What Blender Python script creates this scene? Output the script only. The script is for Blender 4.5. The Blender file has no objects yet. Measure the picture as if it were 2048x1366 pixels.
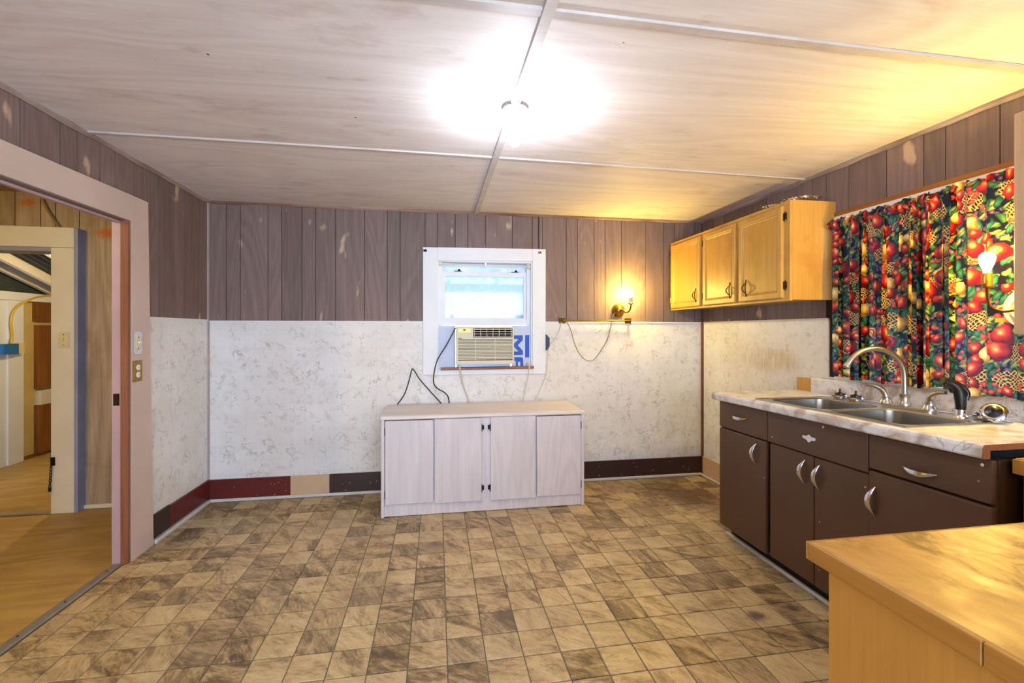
import bpy, bmesh, math, random
from mathutils import Vector, Matrix
random.seed(7)
PI = math.pi
SC = bpy.context.scene
COL = SC.collection

# ------------------------------------------------------------------ camera
YAW = 0.1633
cd = bpy.data.cameras.new('camera')
cam = bpy.data.objects.new('camera', cd)
COL.objects.link(cam)
cam.location = (0, 0, 1.304)
cam.rotation_euler = (PI / 2, 0, -YAW)
cd.sensor_width = 36.0
cd.lens = 911.0 / 2048 * 36.0
cd.shift_y = -(683 - 661.0) / 2048
cd.clip_start = 0.02
SC.camera = cam

# ------------------------------------------------------------------ world, exposure
w = bpy.data.worlds.new('sky')
SC.world = w
w.use_nodes = True
bg = w.node_tree.nodes['Background']
bg.inputs[0].default_value = (0.80, 0.89, 1.0, 1)
bg.inputs[1].default_value = 1.8
vs = SC.view_settings
vs.view_transform = 'Standard'
vs.look = 'None'
vs.exposure = 1.28
vs.gamma = 1.0
vs.use_curve_mapping = False

LAMP_KITCHEN = 46.0
LAMP_SCONCE = 56.0
LAMP_SINK = 66.0
LAMP_HALL = 110.0
LAMP_SHED = 70.0
COOL = (0.76, 0.85, 1.0)
WARM = (1.0, 0.68, 0.12)

# unseen fill light, added behind the camera and tilted up to brighten the ceiling
ad = bpy.data.lights.new('fill_light', 'AREA')
ad.shape = 'RECTANGLE'
ad.size, ad.size_y = 2.8, 1.6
ad.energy = 66.0
ad.color = (0.84, 0.89, 1.0)
al = bpy.data.objects.new('fill_light', ad)
COL.objects.link(al)
al.location = (0.3, -1.95, 1.10)
al.rotation_euler = (PI / 2 + .45, 0, 0)

# room dimensions (metres)
XL, XR, YB, YF, H, W = -1.72, 2.373, 3.80, -1.60, 2.292, 1.375


# ------------------------------------------------------------------ helpers
def lin(h):
    h = h.lstrip('#')
    o = []
    for i in (0, 2, 4):
        v = int(h[i:i + 2], 16) / 255
        o.append(v / 12.92 if v <= 0.04045 else ((v + 0.055) / 1.055) ** 2.4)
    return (*o, 1.0)


LOCS = {}
WARP = [None]


def box(bm, x0, x1, y0, y1, z0, z1, bev=0.0, seg=1):
    if x0 > x1: x0, x1 = x1, x0
    if y0 > y1: y0, y1 = y1, y0
    if z0 > z1: z0, z1 = z1, z0
    v = [bm.verts.new(p) for p in ((x0, y0, z0), (x1, y0, z0), (x1, y1, z0), (x0, y1, z0),
                                   (x0, y0, z1), (x1, y0, z1), (x1, y1, z1), (x0, y1, z1))]
    fs = [bm.faces.new([v[i] for i in q]) for q in
          ((0, 3, 2, 1), (4, 5, 6, 7), (0, 1, 5, 4), (1, 2, 6, 5), (2, 3, 7, 6), (3, 0, 4, 7))]
    if bev:
        es = list({e for f in fs for e in f.edges})
        bmesh.ops.bevel(bm, geom=es, offset=bev, segments=seg, affect='EDGES', profile=0.5)
    return bm


def B(*a, bev=0.0, seg=1):
    return box(bmesh.new(), *a, bev=bev, seg=seg)


def loft(bm, rings, closed=True, cap0=True, cap1=True):
    vr = [[bm.verts.new(p) for p in r] for r in rings]
    n = len(vr[0])
    for a, b in zip(vr, vr[1:]):
        for i in range(n if closed else n - 1):
            j = (i + 1) % n
            bm.faces.new((a[i], a[j], b[j], b[i]))
    if cap0: bm.faces.new(list(reversed(vr[0])))
    if cap1: bm.faces.new(vr[-1])
    return vr


def smoothpath(pts, n=6):
    P = [Vector(p) for p in pts]
    out = []
    for i in range(len(P) - 1):
        p0 = P[i - 1] if i else P[i] * 2 - P[i + 1]
        p1, p2 = P[i], P[i + 1]
        p3 = P[i + 2] if i + 2 < len(P) else p2 * 2 - p1
        for k in range(n):
            t = k / n
            out.append(0.5 * ((2 * p1) + (p2 - p0) * t + (2 * p0 - 5 * p1 + 4 * p2 - p3) * t * t
                              + (3 * p1 - p0 - 3 * p2 + p3) * t ** 3))
    out.append(P[-1])
    return out


def tube(bm, pts, r, n=8, cap=True):
    P = [Vector(p) for p in pts]
    R = r if isinstance(r, (list, tuple)) else [r] * len(P)
    rings = []
    up = None
    for i, p in enumerate(P):
        t = (P[min(i + 1, len(P) - 1)] - P[max(i - 1, 0)]).normalized()
        if up is None:
            up = Vector((0, 0, 1)) if abs(t.z) < 0.9 else Vector((1, 0, 0))
        a = t.cross(up)
        if a.length < 1e-4: a = t.orthogonal()
        a.normalize()
        up = a.cross(t).normalized()
        rings.append([p + R[i] * (math.cos(2 * PI * k / n) * a + math.sin(2 * PI * k / n) * up) for k in range(n)])
    loft(bm, rings, True, cap, cap)
    return bm


def lathe(bm, prof, c, axis=(0, 0, 1), n=24, wav=None):
    ax = Vector(axis).normalized()
    a = ax.orthogonal().normalized()
    b = ax.cross(a)
    c = Vector(c)
    rings = []
    for r, h in prof:
        rg = []
        for k in range(n):
            th = 2 * PI * k / n
            rr = max(r, 1e-5)
            if wav: rr *= 1 + wav(th, r)
            rg.append(c + ax * h + rr * (math.cos(th) * a + math.sin(th) * b))
        rings.append(rg)
    loft(bm, rings)
    return bm


def prism(bm, poly, axis, lo, hi):
    """poly: 2-D points; axis 'x','y','z' is the extrusion direction"""
    def p3(p, d):
        return {'x': (d, p[0], p[1]), 'y': (p[0], d, p[1]), 'z': (p[0], p[1], d)}[axis]
    a = [bm.verts.new(p3(p, lo)) for p in poly]
    b = [bm.verts.new(p3(p, hi)) for p in poly]
    n = len(poly)
    bm.faces.new(a)
    bm.faces.new(list(reversed(b)))
    for i in range(n):
        j = (i + 1) % n
        bm.faces.new((a[j], a[i], b[i], b[j]))
    return bm


def O(name, bm, mat, parent=None, smooth=False):
    off = Vector(LOCS.get(parent.name, (0, 0, 0))) if parent else Vector((0, 0, 0))
    if WARP[0]:
        for v in bm.verts: v.co = WARP[0](v.co)
    if off.length:
        for v in bm.verts: v.co -= off
    bmesh.ops.recalc_face_normals(bm, faces=bm.faces)
    me = bpy.data.meshes.new(name)
    bm.to_mesh(me)
    bm.free()
    me.materials.append(mat)
    if smooth:
        me.polygons.foreach_set('use_smooth', [True] * len(me.polygons))
        me.update()
        try: me.set_sharp_from_angle(angle=math.radians(40))
        except Exception: pass
    o = bpy.data.objects.new(name, me)
    COL.objects.link(o)
    if parent:
        o.parent = parent
        LOCS[o.name] = tuple(off)
    return o


def tag(o, label, cat=None, group=None, kind=None):
    o['label'] = label
    if cat: o['category'] = cat
    if group: o['group'] = group
    if kind: o['kind'] = kind
    return o


def T(name, loc, label, cat, group=None, kind=None):
    o = bpy.data.objects.new(name, None)
    COL.objects.link(o)
    o.empty_display_size = 0.05
    o.location = loc
    LOCS[o.name] = tuple(loc)
    return tag(o, label, cat, group, kind)


def S(name, bm, mat, label, cat):
    return tag(O(name, bm, mat), label, cat, kind='structure')


# ------------------------------------------------------------------ materials
class NT:
    def __init__(s, name, rough=0.6, metal=0.0, spec=0.5):
        s.m = bpy.data.materials.new(name)
        s.m.use_nodes = True
        s.t = s.m.node_tree
        s.b = s.t.nodes['Principled BSDF']
        s.b.inputs['Roughness'].default_value = rough
        s.b.inputs['Metallic'].default_value = metal
        s.b.inputs['Specular IOR Level'].default_value = spec

    def n(s, typ, ins=None, **kw):
        d = s.t.nodes.new('ShaderNode' + typ)
        for k, v in kw.items(): setattr(d, k, v)
        for k, v in (ins or {}).items(): s.set(d.inputs[k], v)
        return d

    def set(s, sock, v):
        if isinstance(v, bpy.types.NodeSocket): s.t.links.new(v, sock)
        elif isinstance(v, bpy.types.Node): s.t.links.new(v.outputs[0], sock)
        else: sock.default_value = v

    def math(s, op, a, b=0.5, c=None):
        d = s.n('Math', operation=op)
        s.set(d.inputs[0], a); s.set(d.inputs[1], b)
        if c is not None: s.set(d.inputs[2], c)
        return d.outputs[0]

    def vmath(s, op, a, b=(0, 0, 0)):
        d = s.n('VectorMath', operation=op)
        s.set(d.inputs[0], a); s.set(d.inputs[1], b)
        return d.outputs['Value'] if op in ('LENGTH', 'DISTANCE', 'DOT_PRODUCT') else d.outputs[0]

    def pos(s, scale=(1, 1, 1), rand=0.0):
        g = s.n('NewGeometry').outputs['Position']
        v = s.vmath('MULTIPLY', g, scale)
        if rand:
            r = s.n('ObjectInfo').outputs['Random']
            v = s.vmath('ADD', v, s.n('CombineXYZ', {0: s.math('MULTIPLY', r, rand), 1: s.math('MULTIPLY', r, rand * 1.7), 2: s.math('MULTIPLY', r, rand * .6)}))
        return v

    def noise(s, vec, scale, detail=4, rough=0.55, dist=0.0):
        return s.n('TexNoise', {'Vector': vec, 'Scale': scale, 'Detail': detail, 'Roughness': rough, 'Distortion': dist}).outputs[0]

    def ramp(s, f, stops, interp='LINEAR'):
        d = s.n('ValToRGB')
        cr = d.color_ramp
        cr.interpolation = interp
        while len(cr.elements) < len(stops): cr.elements.new(0.5)
        for e, (p, c) in zip(cr.elements, stops):
            e.position = p
            e.color = c if not isinstance(c, (int, float)) else (c, c, c, 1)
        s.set(d.inputs[0], f)
        return d.outputs[0]

    def mix(s, f, a, b, mode='MIX'):
        d = s.n('Mix', data_type='RGBA', blend_type=mode)
        s.set(d.inputs[0], f); s.set(d.inputs[6], a); s.set(d.inputs[7], b)
        return d.outputs[2]

    def step(s, v, lo, hi):
        d = s.n('MapRange', {'Value': v, 'From Min': lo, 'From Max': hi})
        return d.outputs[0]

    def color(s, c): s.set(s.b.inputs['Base Color'], c)

    def bump(s, hgt, strength=0.2, dist=0.01):
        b = s.n('Bump', {'Strength': strength, 'Distance': dist, 'Height': hgt})
        s.t.links.new(b.outputs[0], s.b.inputs['Normal'])


def plain(name, hexc, rough=0.6, metal=0.0, var=0.0, vscale=8, spec=0.5):
    t = NT(name, rough, metal, spec)
    c = lin(hexc)
    if var:
        n = t.noise(t.pos(), vscale, 5)
        t.color(t.mix(t.ramp(n, [(0.3, 0), (0.7, 1)]), tuple(x * (1 - var) for x in c[:3]) + (1,), tuple(min(1, x * (1 + var)) for x in c[:3]) + (1,)))
    else:
        t.color(c)
    return t.m


def woodmat(name, dark, light, axis='z', rings=9.0, rough=0.55, worn=None, wornamt=0.0, tint=0.16, stain=None, fine=0.5, wlo=0.63, extra=None):
    t = NT(name, rough)
    sc = {'z': (1, 1, .13), 'x': (.13, 1, 1), 'y': (1, .13, 1)}[axis]
    v = t.pos(sc, 23.0)
    big = t.noise(v, 3.2, 2, 0.5, 0.4)
    con = t.math('PINGPONG', t.math('MULTIPLY', big, rings), 0.5)
    con = t.step(con, 0.0, 0.5)
    fin = t.noise(t.vmath('MULTIPLY', v, {'z': (1, 1, .3), 'x': (.3, 1, 1), 'y': (1, .3, 1)}[axis]), 90, 4, 0.6)
    f = t.math('ADD', t.math('MULTIPLY', con, 1 - fine), t.math('MULTIPLY', t.step(fin, .3, .7), fine))
    col = t.mix(f, lin(dark), lin(light))
    r = t.n('ObjectInfo').outputs['Random']
    k = t.math('MULTIPLY_ADD', r, 2 * tint, 1 - tint)
    col = t.mix(1.0, col, t.n('CombineColor', {0: k, 1: k, 2: k}).outputs[0], 'MULTIPLY')
    if worn:
        wn = t.noise(t.pos((1, 1, .45)), 9.0, 2, 0.5)
        col = t.mix(t.math('MULTIPLY', t.step(wn, wlo, wlo + .06), wornamt), col, lin(worn))
    if stain:
        sn = t.noise(t.pos(), 2.2, 5, 0.6)
        col = t.mix(t.math('MULTIPLY', t.step(sn, .5, .66), .55), col, lin(stain))
    if extra: col = extra(t, col)
    t.color(col)
    t.bump(f, .08, .004)
    return t.m


M = {}
M['plank'] = woodmat('panel_wood', '6a5955', '836f6b', worn='c3ab93', wornamt=.8, wlo=.67, rings=16, fine=.55)
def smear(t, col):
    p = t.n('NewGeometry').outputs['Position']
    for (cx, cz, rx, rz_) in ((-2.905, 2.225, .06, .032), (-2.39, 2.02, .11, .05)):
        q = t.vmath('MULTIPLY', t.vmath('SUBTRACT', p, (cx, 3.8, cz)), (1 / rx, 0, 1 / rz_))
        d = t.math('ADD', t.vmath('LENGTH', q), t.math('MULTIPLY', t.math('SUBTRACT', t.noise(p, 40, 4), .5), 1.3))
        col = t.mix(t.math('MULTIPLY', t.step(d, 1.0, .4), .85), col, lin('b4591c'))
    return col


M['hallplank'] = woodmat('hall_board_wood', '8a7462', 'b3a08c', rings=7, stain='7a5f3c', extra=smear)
M['groove'] = plain('panel_groove', '2a1c19', .8)
M['yellowwood'] = woodmat('maple_veneer', 'b08238', 'c89c50', rings=4, rough=.42, fine=.55, tint=.02, stain='9a5f1c')
M['peninsulawood'] = woodmat('peninsula_panel', 'b27c33', 'c0893c', rings=4, rough=.45, fine=.6, tint=.02)
M['rawwood'] = woodmat('raw_pine', '754630', '94614a', rings=5, rough=.7, tint=.05)
M['darkstrip'] = woodmat('stained_strip', '5a3115', '7d4a22', rings=5, rough=.5)
M['orangestrip'] = woodmat('pine_strip', '8e5418', 'b87a30', axis='y', rings=5, rough=.5)
M['brownstud'] = woodmat('brown_stud', '70400f', '9a6222', rings=6, rough=.7)
M['whitepaint'] = plain('white_paint', 'dfe3ea', .5, 0, .04, 3)
M['windowpaint'] = plain('window_white_paint', 'e2e7f0', .45, 0, .03, 5)
M['creampaint'] = plain('cream_paint', 'dcd6ca', .55, 0, .06, 4)
M['pinkpaint'] = plain('pinkish_paint', 'c8b4ab', .55, 0, .07, 3)
M['lilacpaint'] = plain('lilac_paint', 'b096a0', .55, 0, .08, 4)
M['bluepaint'] = plain('blue_lilac_paint', '8f93b2', .55, 0, .1, 6)
M['dresser'] = woodmat('whitewashed_laminate', 'c6bfc8', 'd9d4dc', rings=12, rough=.45, tint=.01, worn='b49c86', wornamt=.35, wlo=.74)
M['dressertop'] = woodmat('whitewashed_laminate_top', 'cbc2c0', 'dcd5d4', axis='x', rings=8, rough=.4, tint=.01)
M['ivory'] = plain('ivory_plastic', 'd8cda8', .4)
M['acbody'] = plain('air_conditioner_plastic', 'd2cbb4', .45, 0, .03, 6)
M['acdark'] = plain('air_conditioner_inside', '3a3a3c', .8)
M['acpanel'] = plain('control_panel_amber', 'c39a4c', .3, .3)
M['black'] = plain('black_rubber', '121214', .5)
M['blackpl'] = plain('black_plastic', '161618', .25)
M['whitecord'] = plain('white_cord', 'cfc8b8', .5)
M['browncord'] = plain('tan_cord', '8d7648', .5)
M['yellowcord'] = plain('yellow_cable', 'c9a21f', .45)
M['bluepl'] = plain('blue_plastic', '1a66ae', .4)
M['navy'] = plain('navy_plastic', '2c2c4c', .4)
M['brass'] = plain('aged_brass', 'a68440', .32, 1.0, .2, 30)
M['bronze'] = plain('dark_bronze', '5a4526', .4, 1.0, .2, 30)
M['chrome'] = plain('chrome', 'd9d9dc', .16, 1.0)
M['nickel'] = plain('brushed_nickel', 'b3aca2', .3, 1.0)
M['steel'] = plain('stainless_steel', 'b4b2ae', .26, 1.0, .05, 40)
M['alu'] = plain('aluminium_strip', 'a39e98', .42, .7, .1, 20)
M['foil'] = plain('aluminium_foil', 'd8d4cc', .22, 1.0)
M['porcelain'] = plain('milk_glass', 'e9e2d2', .25)
M['ceilporc'] = plain('white_porcelain', 'e4e8ee', .3)
M['darkmetal'] = plain('black_iron', '1b1a1c', .5, .6)
M['red'] = plain('dark_red_paint', '5e1f1d', .4, 0, .12, 14)
M['plum'] = plain('plum_brown_paint', '33201f', .4, 0, .15, 20)
M['tan'] = plain('tan_paint', 'c8a98a', .5, 0, .06, 10)
M['shoe'] = plain('white_shoe_moulding', 'c9c6c4', .55, 0, .1, 12)
M['greenroof'] = plain('galvanised_sheet', '4d5656', .45, .4, .2, 9)
M['porchroof'] = plain('porch_sheet', 'a4aeb6', .5, .1, .1, 6)
M['drywall'] = plain('yellowed_drywall', 'c8b374', .7, 0, .12, 5)
M['foam'] = plain('foam_board', 'c4d2ee', .6, 0, .03, 8)
M['blueprint'] = plain('blue_print', '0f4fc0', .5)
M['core'] = plain('particle_board', '8a4f24', .8, 0, .15, 120)
M['hallceil'] = plain('hall_ceiling_paint', 'a89878', .7)
M['ground'] = plain('pale_concrete', 'd0d3d4', .9, 0, .1, 2)


def baseboard_speckle(name, hexc):
    t = NT(name, .4)
    n = t.noise(t.pos(), 6, 4)
    col = t.mix(n, tuple(x * .75 for x in lin(hexc)[:3]) + (1,), tuple(x * 1.3 for x in lin(hexc)[:3]) + (1,))
    v = t.n('TexVoronoi', {'Vector': t.pos(), 'Scale': 38.0})
    pick = t.math('GREATER_THAN', t.n('SeparateColor', {0: v.outputs['Color']}).outputs[0], .80)
    dot = t.math('MULTIPLY', t.math('LESS_THAN', v.outputs['Distance'], .16), pick)
    t.color(t.mix(dot, col, lin('b79c92')))
    return t.m


M['red'] = baseboard_speckle('dark_red_paint', '5c1e1c')
M['plum'] = baseboard_speckle('plum_brown_paint', '35211f')


def metal_brown():
    t = NT('brown_enamel', .38)
    n = t.noise(t.pos(), 5, 5)
    col = t.mix(n, lin('4e3526'), lin('5d4232'))
    v = t.n('TexVoronoi', {'Vector': t.pos(), 'Scale': 17.0})
    pick = t.math('GREATER_THAN', t.n('SeparateColor', {0: v.outputs['Color']}).outputs[1], .86)
    chip = t.math('MULTIPLY', t.math('LESS_THAN', v.outputs['Distance'], .07), pick)
    col = t.mix(chip, col, lin('c9b6a0'))
    t.color(col)
    t.bump(t.noise(t.pos(), 160, 2), .06, .002)
    return t.m


M['brown'] = metal_brown()
M['brownpost'] = plain('brown_enamel_post', '331f14', .25, 0, .15, 12)


def wainscot(name, stainpos=None):
    t = NT(name, .42)
    p = t.pos()
    wv = t.n('TexNoise', {'Vector': p, 'Scale': 6.0, 'Detail': 3.0}).outputs[1]
    q = t.vmath('ADD', p, t.vmath('MULTIPLY', wv, (.16, .16, .16)))
    a = t.noise(q, 9.5, 3, .55)
    vein = t.math('SUBTRACT', 1.0, t.step(t.math('ABSOLUTE', t.math('SUBTRACT', a, .5)), .0, .028))
    msk = t.step(t.noise(p, 11, 3, .5), .49, .62)
    f = t.math('MULTIPLY', vein, msk)
    col = t.mix(t.step(t.noise(p, 3.5, 3), .35, .65), lin('d9d8d8'), lin('e2e3e6'))
    blot = t.step(t.noise(t.n('VectorRotate', {'Vector': t.vmath('MULTIPLY', q, (1, 1, 1)), 'Angle': .7}, rotation_type='Y_AXIS').outputs[0], 17, 4, .6), .54, .70)
    col = t.mix(t.math('MULTIPLY', blot, .42), col, lin('b4a89f'))
    col = t.mix(t.math('MULTIPLY', f, .6), col, lin('9c8f86'))
    # faint scored tile grid
    x = t.n('SeparateXYZ', {0: p})
    ln = None
    for k in range(3):
        fr = t.math('PINGPONG', t.math('ADD', x.outputs[k], 20.03 if k < 2 else 20.0), .054)
        l = t.math('LESS_THAN', fr, .0009)
        nrm = t.n('SeparateXYZ', {0: t.n('NewGeometry').outputs['Normal']}).outputs[k]
        l = t.math('MULTIPLY', l, t.math('LESS_THAN', t.math('ABSOLUTE', nrm), .5))
        ln = l if ln is None else t.math('MAXIMUM', ln, l)
    col = t.mix(t.math('MULTIPLY', ln, .22), col, lin('a39a92'))
    # splash grime low down on the boards
    g = t.step(t.noise(t.pos((1, 1, .6)), 9, 5, .65), .50, .75)
    low = t.n('MapRange', {'Value': x.outputs[2], 'From Min': .75, 'From Max': .15}).outputs[0]
    right = t.step(x.outputs[0], 1.0, 2.2)
    col = t.mix(t.math('MULTIPLY', t.math('MULTIPLY', g, low), t.math('MULTIPLY', right, .7)), col, lin('a98a5a'))
    if stainpos:
        (sy, sz, ry, rz) = stainpos
        dy = t.math('DIVIDE', t.math('SUBTRACT', x.outputs[1], sy), ry)
        dz = t.math('DIVIDE', t.math('SUBTRACT', x.outputs[2], sz), rz)
        d = t.math('SQRT', t.math('ADD', t.math('POWER', t.math('ABSOLUTE', dy), 3.0), t.math('POWER', t.math('ABSOLUTE', dz), 2.0)))
        blob = t.step(d, 1.15, .55)
        st = t.step(t.noise(t.pos((1, 1, .16)), 42, 5, .65), .36, .66)
        col = t.mix(t.math('MULTIPLY', t.math('MULTIPLY', blob, st), .75), col, lin('b08a3c'))
        wide = t.math('MULTIPLY', t.step(d, 3.2, .8), .30)
        col = t.mix(wide, col, lin('cbb88c'))
    t.color(col)
    return t.m


M['wain'] = wainscot('marbled_tileboard')
M['wainR'] = wainscot('marbled_tileboard_greasy', (2.95, 1.09, .30, .085))


def ceilmat():
    t = NT('whitewashed_plywood', .6)
    v = t.pos((.16, 1, 1), 23.0)
    big = t.noise(v, 2.3, 2, .5, .5)
    con = t.step(t.math('PINGPONG', t.math('MULTIPLY', big, 13.0), .5), 0, .5)
    fin = t.step(t.noise(t.vmath('MULTIPLY', v, (.35, 1, 1)), 70, 4, .6), .3, .7)
    f = t.math('ADD', t.math('MULTIPLY', con, .55), t.math('MULTIPLY', fin, .45))
    col = t.mix(f, lin('d2c8c6'), lin('e4dddc'))
    st = t.step(t.noise(t.pos((.45, 1, 1)), 3.4, 5, .65), .58, .74)
    col = t.mix(t.math('MULTIPLY', st, .5), col, lin('a08274'))
    st2 = t.step(t.noise(t.pos((.28, 1, 1)), 11, 4, .6), .64, .76)
    col = t.mix(t.math('MULTIPLY', st2, .4), col, lin('8d7464'))
    vo = t.n('TexVoronoi', {'Vector': t.pos((1, 1, 0)), 'Scale': 4.2})
    nail = t.math('LESS_THAN', vo.outputs['Distance'], .022)
    col = t.mix(nail, col, lin('3c302c'))
    t.color(col)
    t.bump(f, .06, .003)
    return t.m


M['ceil'] = ceilmat()

TS, TX0, TY0 = 0.152, 0.040, 1.793


def tilemat():
    t = NT('slate_look_vinyl', .38)
    p = t.n('NewGeometry').outputs['Position']
    x = t.n('SeparateXYZ', {0: p})
    cx = t.math('FLOOR', t.math('DIVIDE', t.math('SUBTRACT', x.outputs[0], TX0), TS))
    cy = t.math('FLOOR', t.math('DIVIDE', t.math('SUBTRACT', x.outputs[1], TY0), TS))
    cell = t.n('CombineXYZ', {0: cx, 1: cy, 2: 0.0}).outputs[0]
    wn = t.n('TexWhiteNoise', {'Vector': cell}, noise_dimensions='3D')
    rc = t.n('SeparateColor', {0: wn.outputs['Color']})
    ang = t.math('MULTIPLY', rc.outputs[0], 6.283)
    rot = t.n('VectorRotate', {'Vector': p, 'Angle': t.math('MULTIPLY_ADD', rc.outputs[0], 1.4, .1)}, rotation_type='Z_AXIS').outputs[0]
    off = t.vmath('MULTIPLY', wn.outputs['Color'], (40, 40, 40))
    v = t.vmath('ADD', t.vmath('MULTIPLY', rot, (.55, 1.5, 1)), off)
    a = t.noise(v, 7.0, 6, .62, .9)
    b = t.noise(v, 30.0, 6, .65, 1.2)
    shade = t.math('ADD', t.math('MULTIPLY', a, .66), t.math('MULTIPLY', b, .44))
    shade = t.math('ADD', shade, t.math('MULTIPLY_ADD', rc.outputs[1], .16, -.10))
    col = t.ramp(shade, [(.36, lin('5d4a32')), (.45, lin('87714e')), (.51, lin('a9906a')), (.59, lin('bda57a')), (.72, lin('cdb990'))])
    crack = t.math('SUBTRACT', 1.0, t.step(t.math('ABSOLUTE', t.math('SUBTRACT', t.noise(v, 14, 4, .6, 1.2), .5)), 0, .018))
    cm = t.step(t.noise(v, 5, 2), .5, .62)
    col = t.mix(t.math('MULTIPLY', t.math('MULTIPLY', crack, cm), .55), col, lin('4b3a28'))
    col = t.mix(t.math('MULTIPLY', t.step(rc.outputs[2], .6, .9), .22), col, lin('8f7f6a'))
    # spills on the vinyl
    for (sx, sy, r, hx, am) in ((1.444, 1.87, .055, '3d1d3a', .8), (1.64, 1.90, .04, '46243c', .7), (1.56, 1.71, .03, '46243c', .8),
                                (1.98, 3.30, .42, '4a2c10', .75), (1.55, 3.1, .2, '5a3b18', .45)):
        d = t.vmath('DISTANCE', p, (sx, sy, 0))
        d = t.math('ADD', d, t.math('MULTIPLY', t.math('SUBTRACT', t.noise(p, 14, 4), .5), r * 1.6))
        col = t.mix(t.math('MULTIPLY', t.step(d, r, r * .35), am), col, lin(hx))
    dirt = t.step(t.noise(p, 1.7, 4, .6), .5, .75)
    col = t.mix(t.math('MULTIPLY', dirt, .35), col, lin('5f4d36'))
    t.color(col)
    t.bump(b, .10, .003)
    return t.m


M['tile'] = tilemat()
M['grout'] = plain('vinyl_joint', '6e6450', .6, 0, .15, 5)


def plyfloor():
    t = NT('hall_plywood', .5)
    v = t.pos((.2, 1, 1))
    con = t.step(t.math('PINGPONG', t.math('MULTIPLY', t.noise(v, 3, 2, .5, .6), 8), .5), 0, .5)
    f = t.math('ADD', t.math('MULTIPLY', con, .4), t.math('MULTIPLY', t.noise(v, 60, 4), .6))
    col = t.mix(f, lin('96743a'), lin('c0a05c'))
    st = t.step(t.noise(t.pos((.5, 1, 1)), 4.5, 5, .65), .52, .72)
    col = t.mix(t.math('MULTIPLY', st, .5), col, lin('73562c'))
    t.color(col)
    return t.m


M['hallfloor'] = plyfloor()


def marble():
    t = NT('marbled_laminate', .3)
    p = t.pos()
    wv = t.n('TexNoise', {'Vector': p, 'Scale': 3.5, 'Detail': 3.0}).outputs[1]
    q = t.vmath('ADD', p, t.vmath('MULTIPLY', wv, (.3, .3, .3)))
    a = t.noise(q, 8, 3, .5, .6)
    col = t.ramp(a, [(.34, lin('ab9c92')), (.45, lin('cfc8c6')), (.55, lin('dcdcdf')), (.68, lin('c2b4aa')), (.8, lin('a08a7c'))])
    b = t.noise(q, 13, 2, .5, .5)
    vein = t.math('SUBTRACT', 1.0, t.step(t.math('ABSOLUTE', t.math('SUBTRACT', b, .5)), 0, .02))
    vein = t.math('MULTIPLY', vein, t.step(t.noise(p, 7, 2), .45, .6))
    col = t.mix(t.math('MULTIPLY', vein, .6), col, lin('7d6b72'))
    t.color(col)
    return t.m


M['marble'] = marble()


def laminate_top():
    t = NT('worn_yellow_laminate', .34)
    p = t.pos()
    col = t.mix(t.noise(t.pos((1, .2, 1)), 60, 4), lin('b5803a'), lin('c8934a'))
    n = t.noise(t.pos((1.6, 1, 1)), 9, 6, .68, .6)
    m = t.step(t.noise(p, 3.4, 3), .42, .55)
    worn = t.math('MULTIPLY', t.step(n, .48, .62), m)
    col = t.mix(t.math('MULTIPLY', worn, .8), col, lin('6a4518'))
    col = t.mix(t.math('MULTIPLY', t.step(n, .46, .34), t.math('MULTIPLY', m, .5)), col, lin('d8b478'))
    v = t.n('TexVoronoi', {'Vector': p, 'Scale': 11.0})
    col = t.mix(t.math('LESS_THAN', v.outputs['Distance'], .03), col, lin('4a2c10'))
    t.color(col)
    t.set(t.b.inputs['Roughness'], t.math('MULTIPLY_ADD', n, .5, .22))
    t.bump(t.noise(t.pos((1.6, 1, 1)), 30, 5, .7), .22, .003)
    return t.m


M['lamtop'] = laminate_top()
M['lamedge'] = woodmat('worn_laminate_edge', 'a06a28', 'bb853c', axis='y', rings=4, rough=.5, tint=.02, stain='7a4a1c')


def glassmat(name, tint=(1, 1, 1, 1)):
    t = NT(name, .02)
    out = t.t.nodes['Material Output']
    tr = t.n('BsdfTransparent', {0: tint})
    gl = t.n('BsdfGlossy', {0: (1, 1, 1, 1), 1: .03})
    mx = t.n('MixShader', {0: .06})
    t.t.links.new(tr.outputs[0], mx.inputs[1])
    t.t.links.new(gl.outputs[0], mx.inputs[2])
    t.t.links.new(mx.outputs[0], out.inputs[0])
    return t.m


M['glass'] = glassmat('window_glass', (.93, .97, 1, 1))


def dusty():
    t = NT('dusty_glass', .3)
    out = t.t.nodes['Material Output']
    tr = t.n('BsdfTransparent', {0: (.9, .96, 1, 1)})
    df = t.n('BsdfTranslucent', {0: (.85, .93, 1, 1)})
    f = t.math('MULTIPLY_ADD', t.noise(t.pos(), 9, 5, .65), .5, .12)
    mx = t.n('MixShader', {0: f})
    t.t.links.new(tr.outputs[0], mx.inputs[1])
    t.t.links.new(df.outputs[0], mx.inputs[2])
    gl = t.n('BsdfGlossy', {0: (1, 1, 1, 1), 1: .05})
    m2 = t.n('MixShader', {0: .05})
    t.t.links.new(mx.outputs[0], m2.inputs[1])
    t.t.links.new(gl.outputs[0], m2.inputs[2])
    t.t.links.new(m2.outputs[0], out.inputs[0])
    return t.m


M['dusty'] = dusty()


def bulbmat(name, col, s):
    t = NT(name, .3)
    t.color((.9, .9, .9, 1))
    t.b.inputs['Emission Color'].default_value = (*col, 1)
    t.b.inputs['Emission Strength'].default_value = s
    return t.m


M['bulbcool'] = bulbmat('lit_bulb_white', (.95, .98, 1.0), 30)
M['bulbwarm'] = bulbmat('lit_bulb_warm', (1.0, .83, .52), 22)


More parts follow.
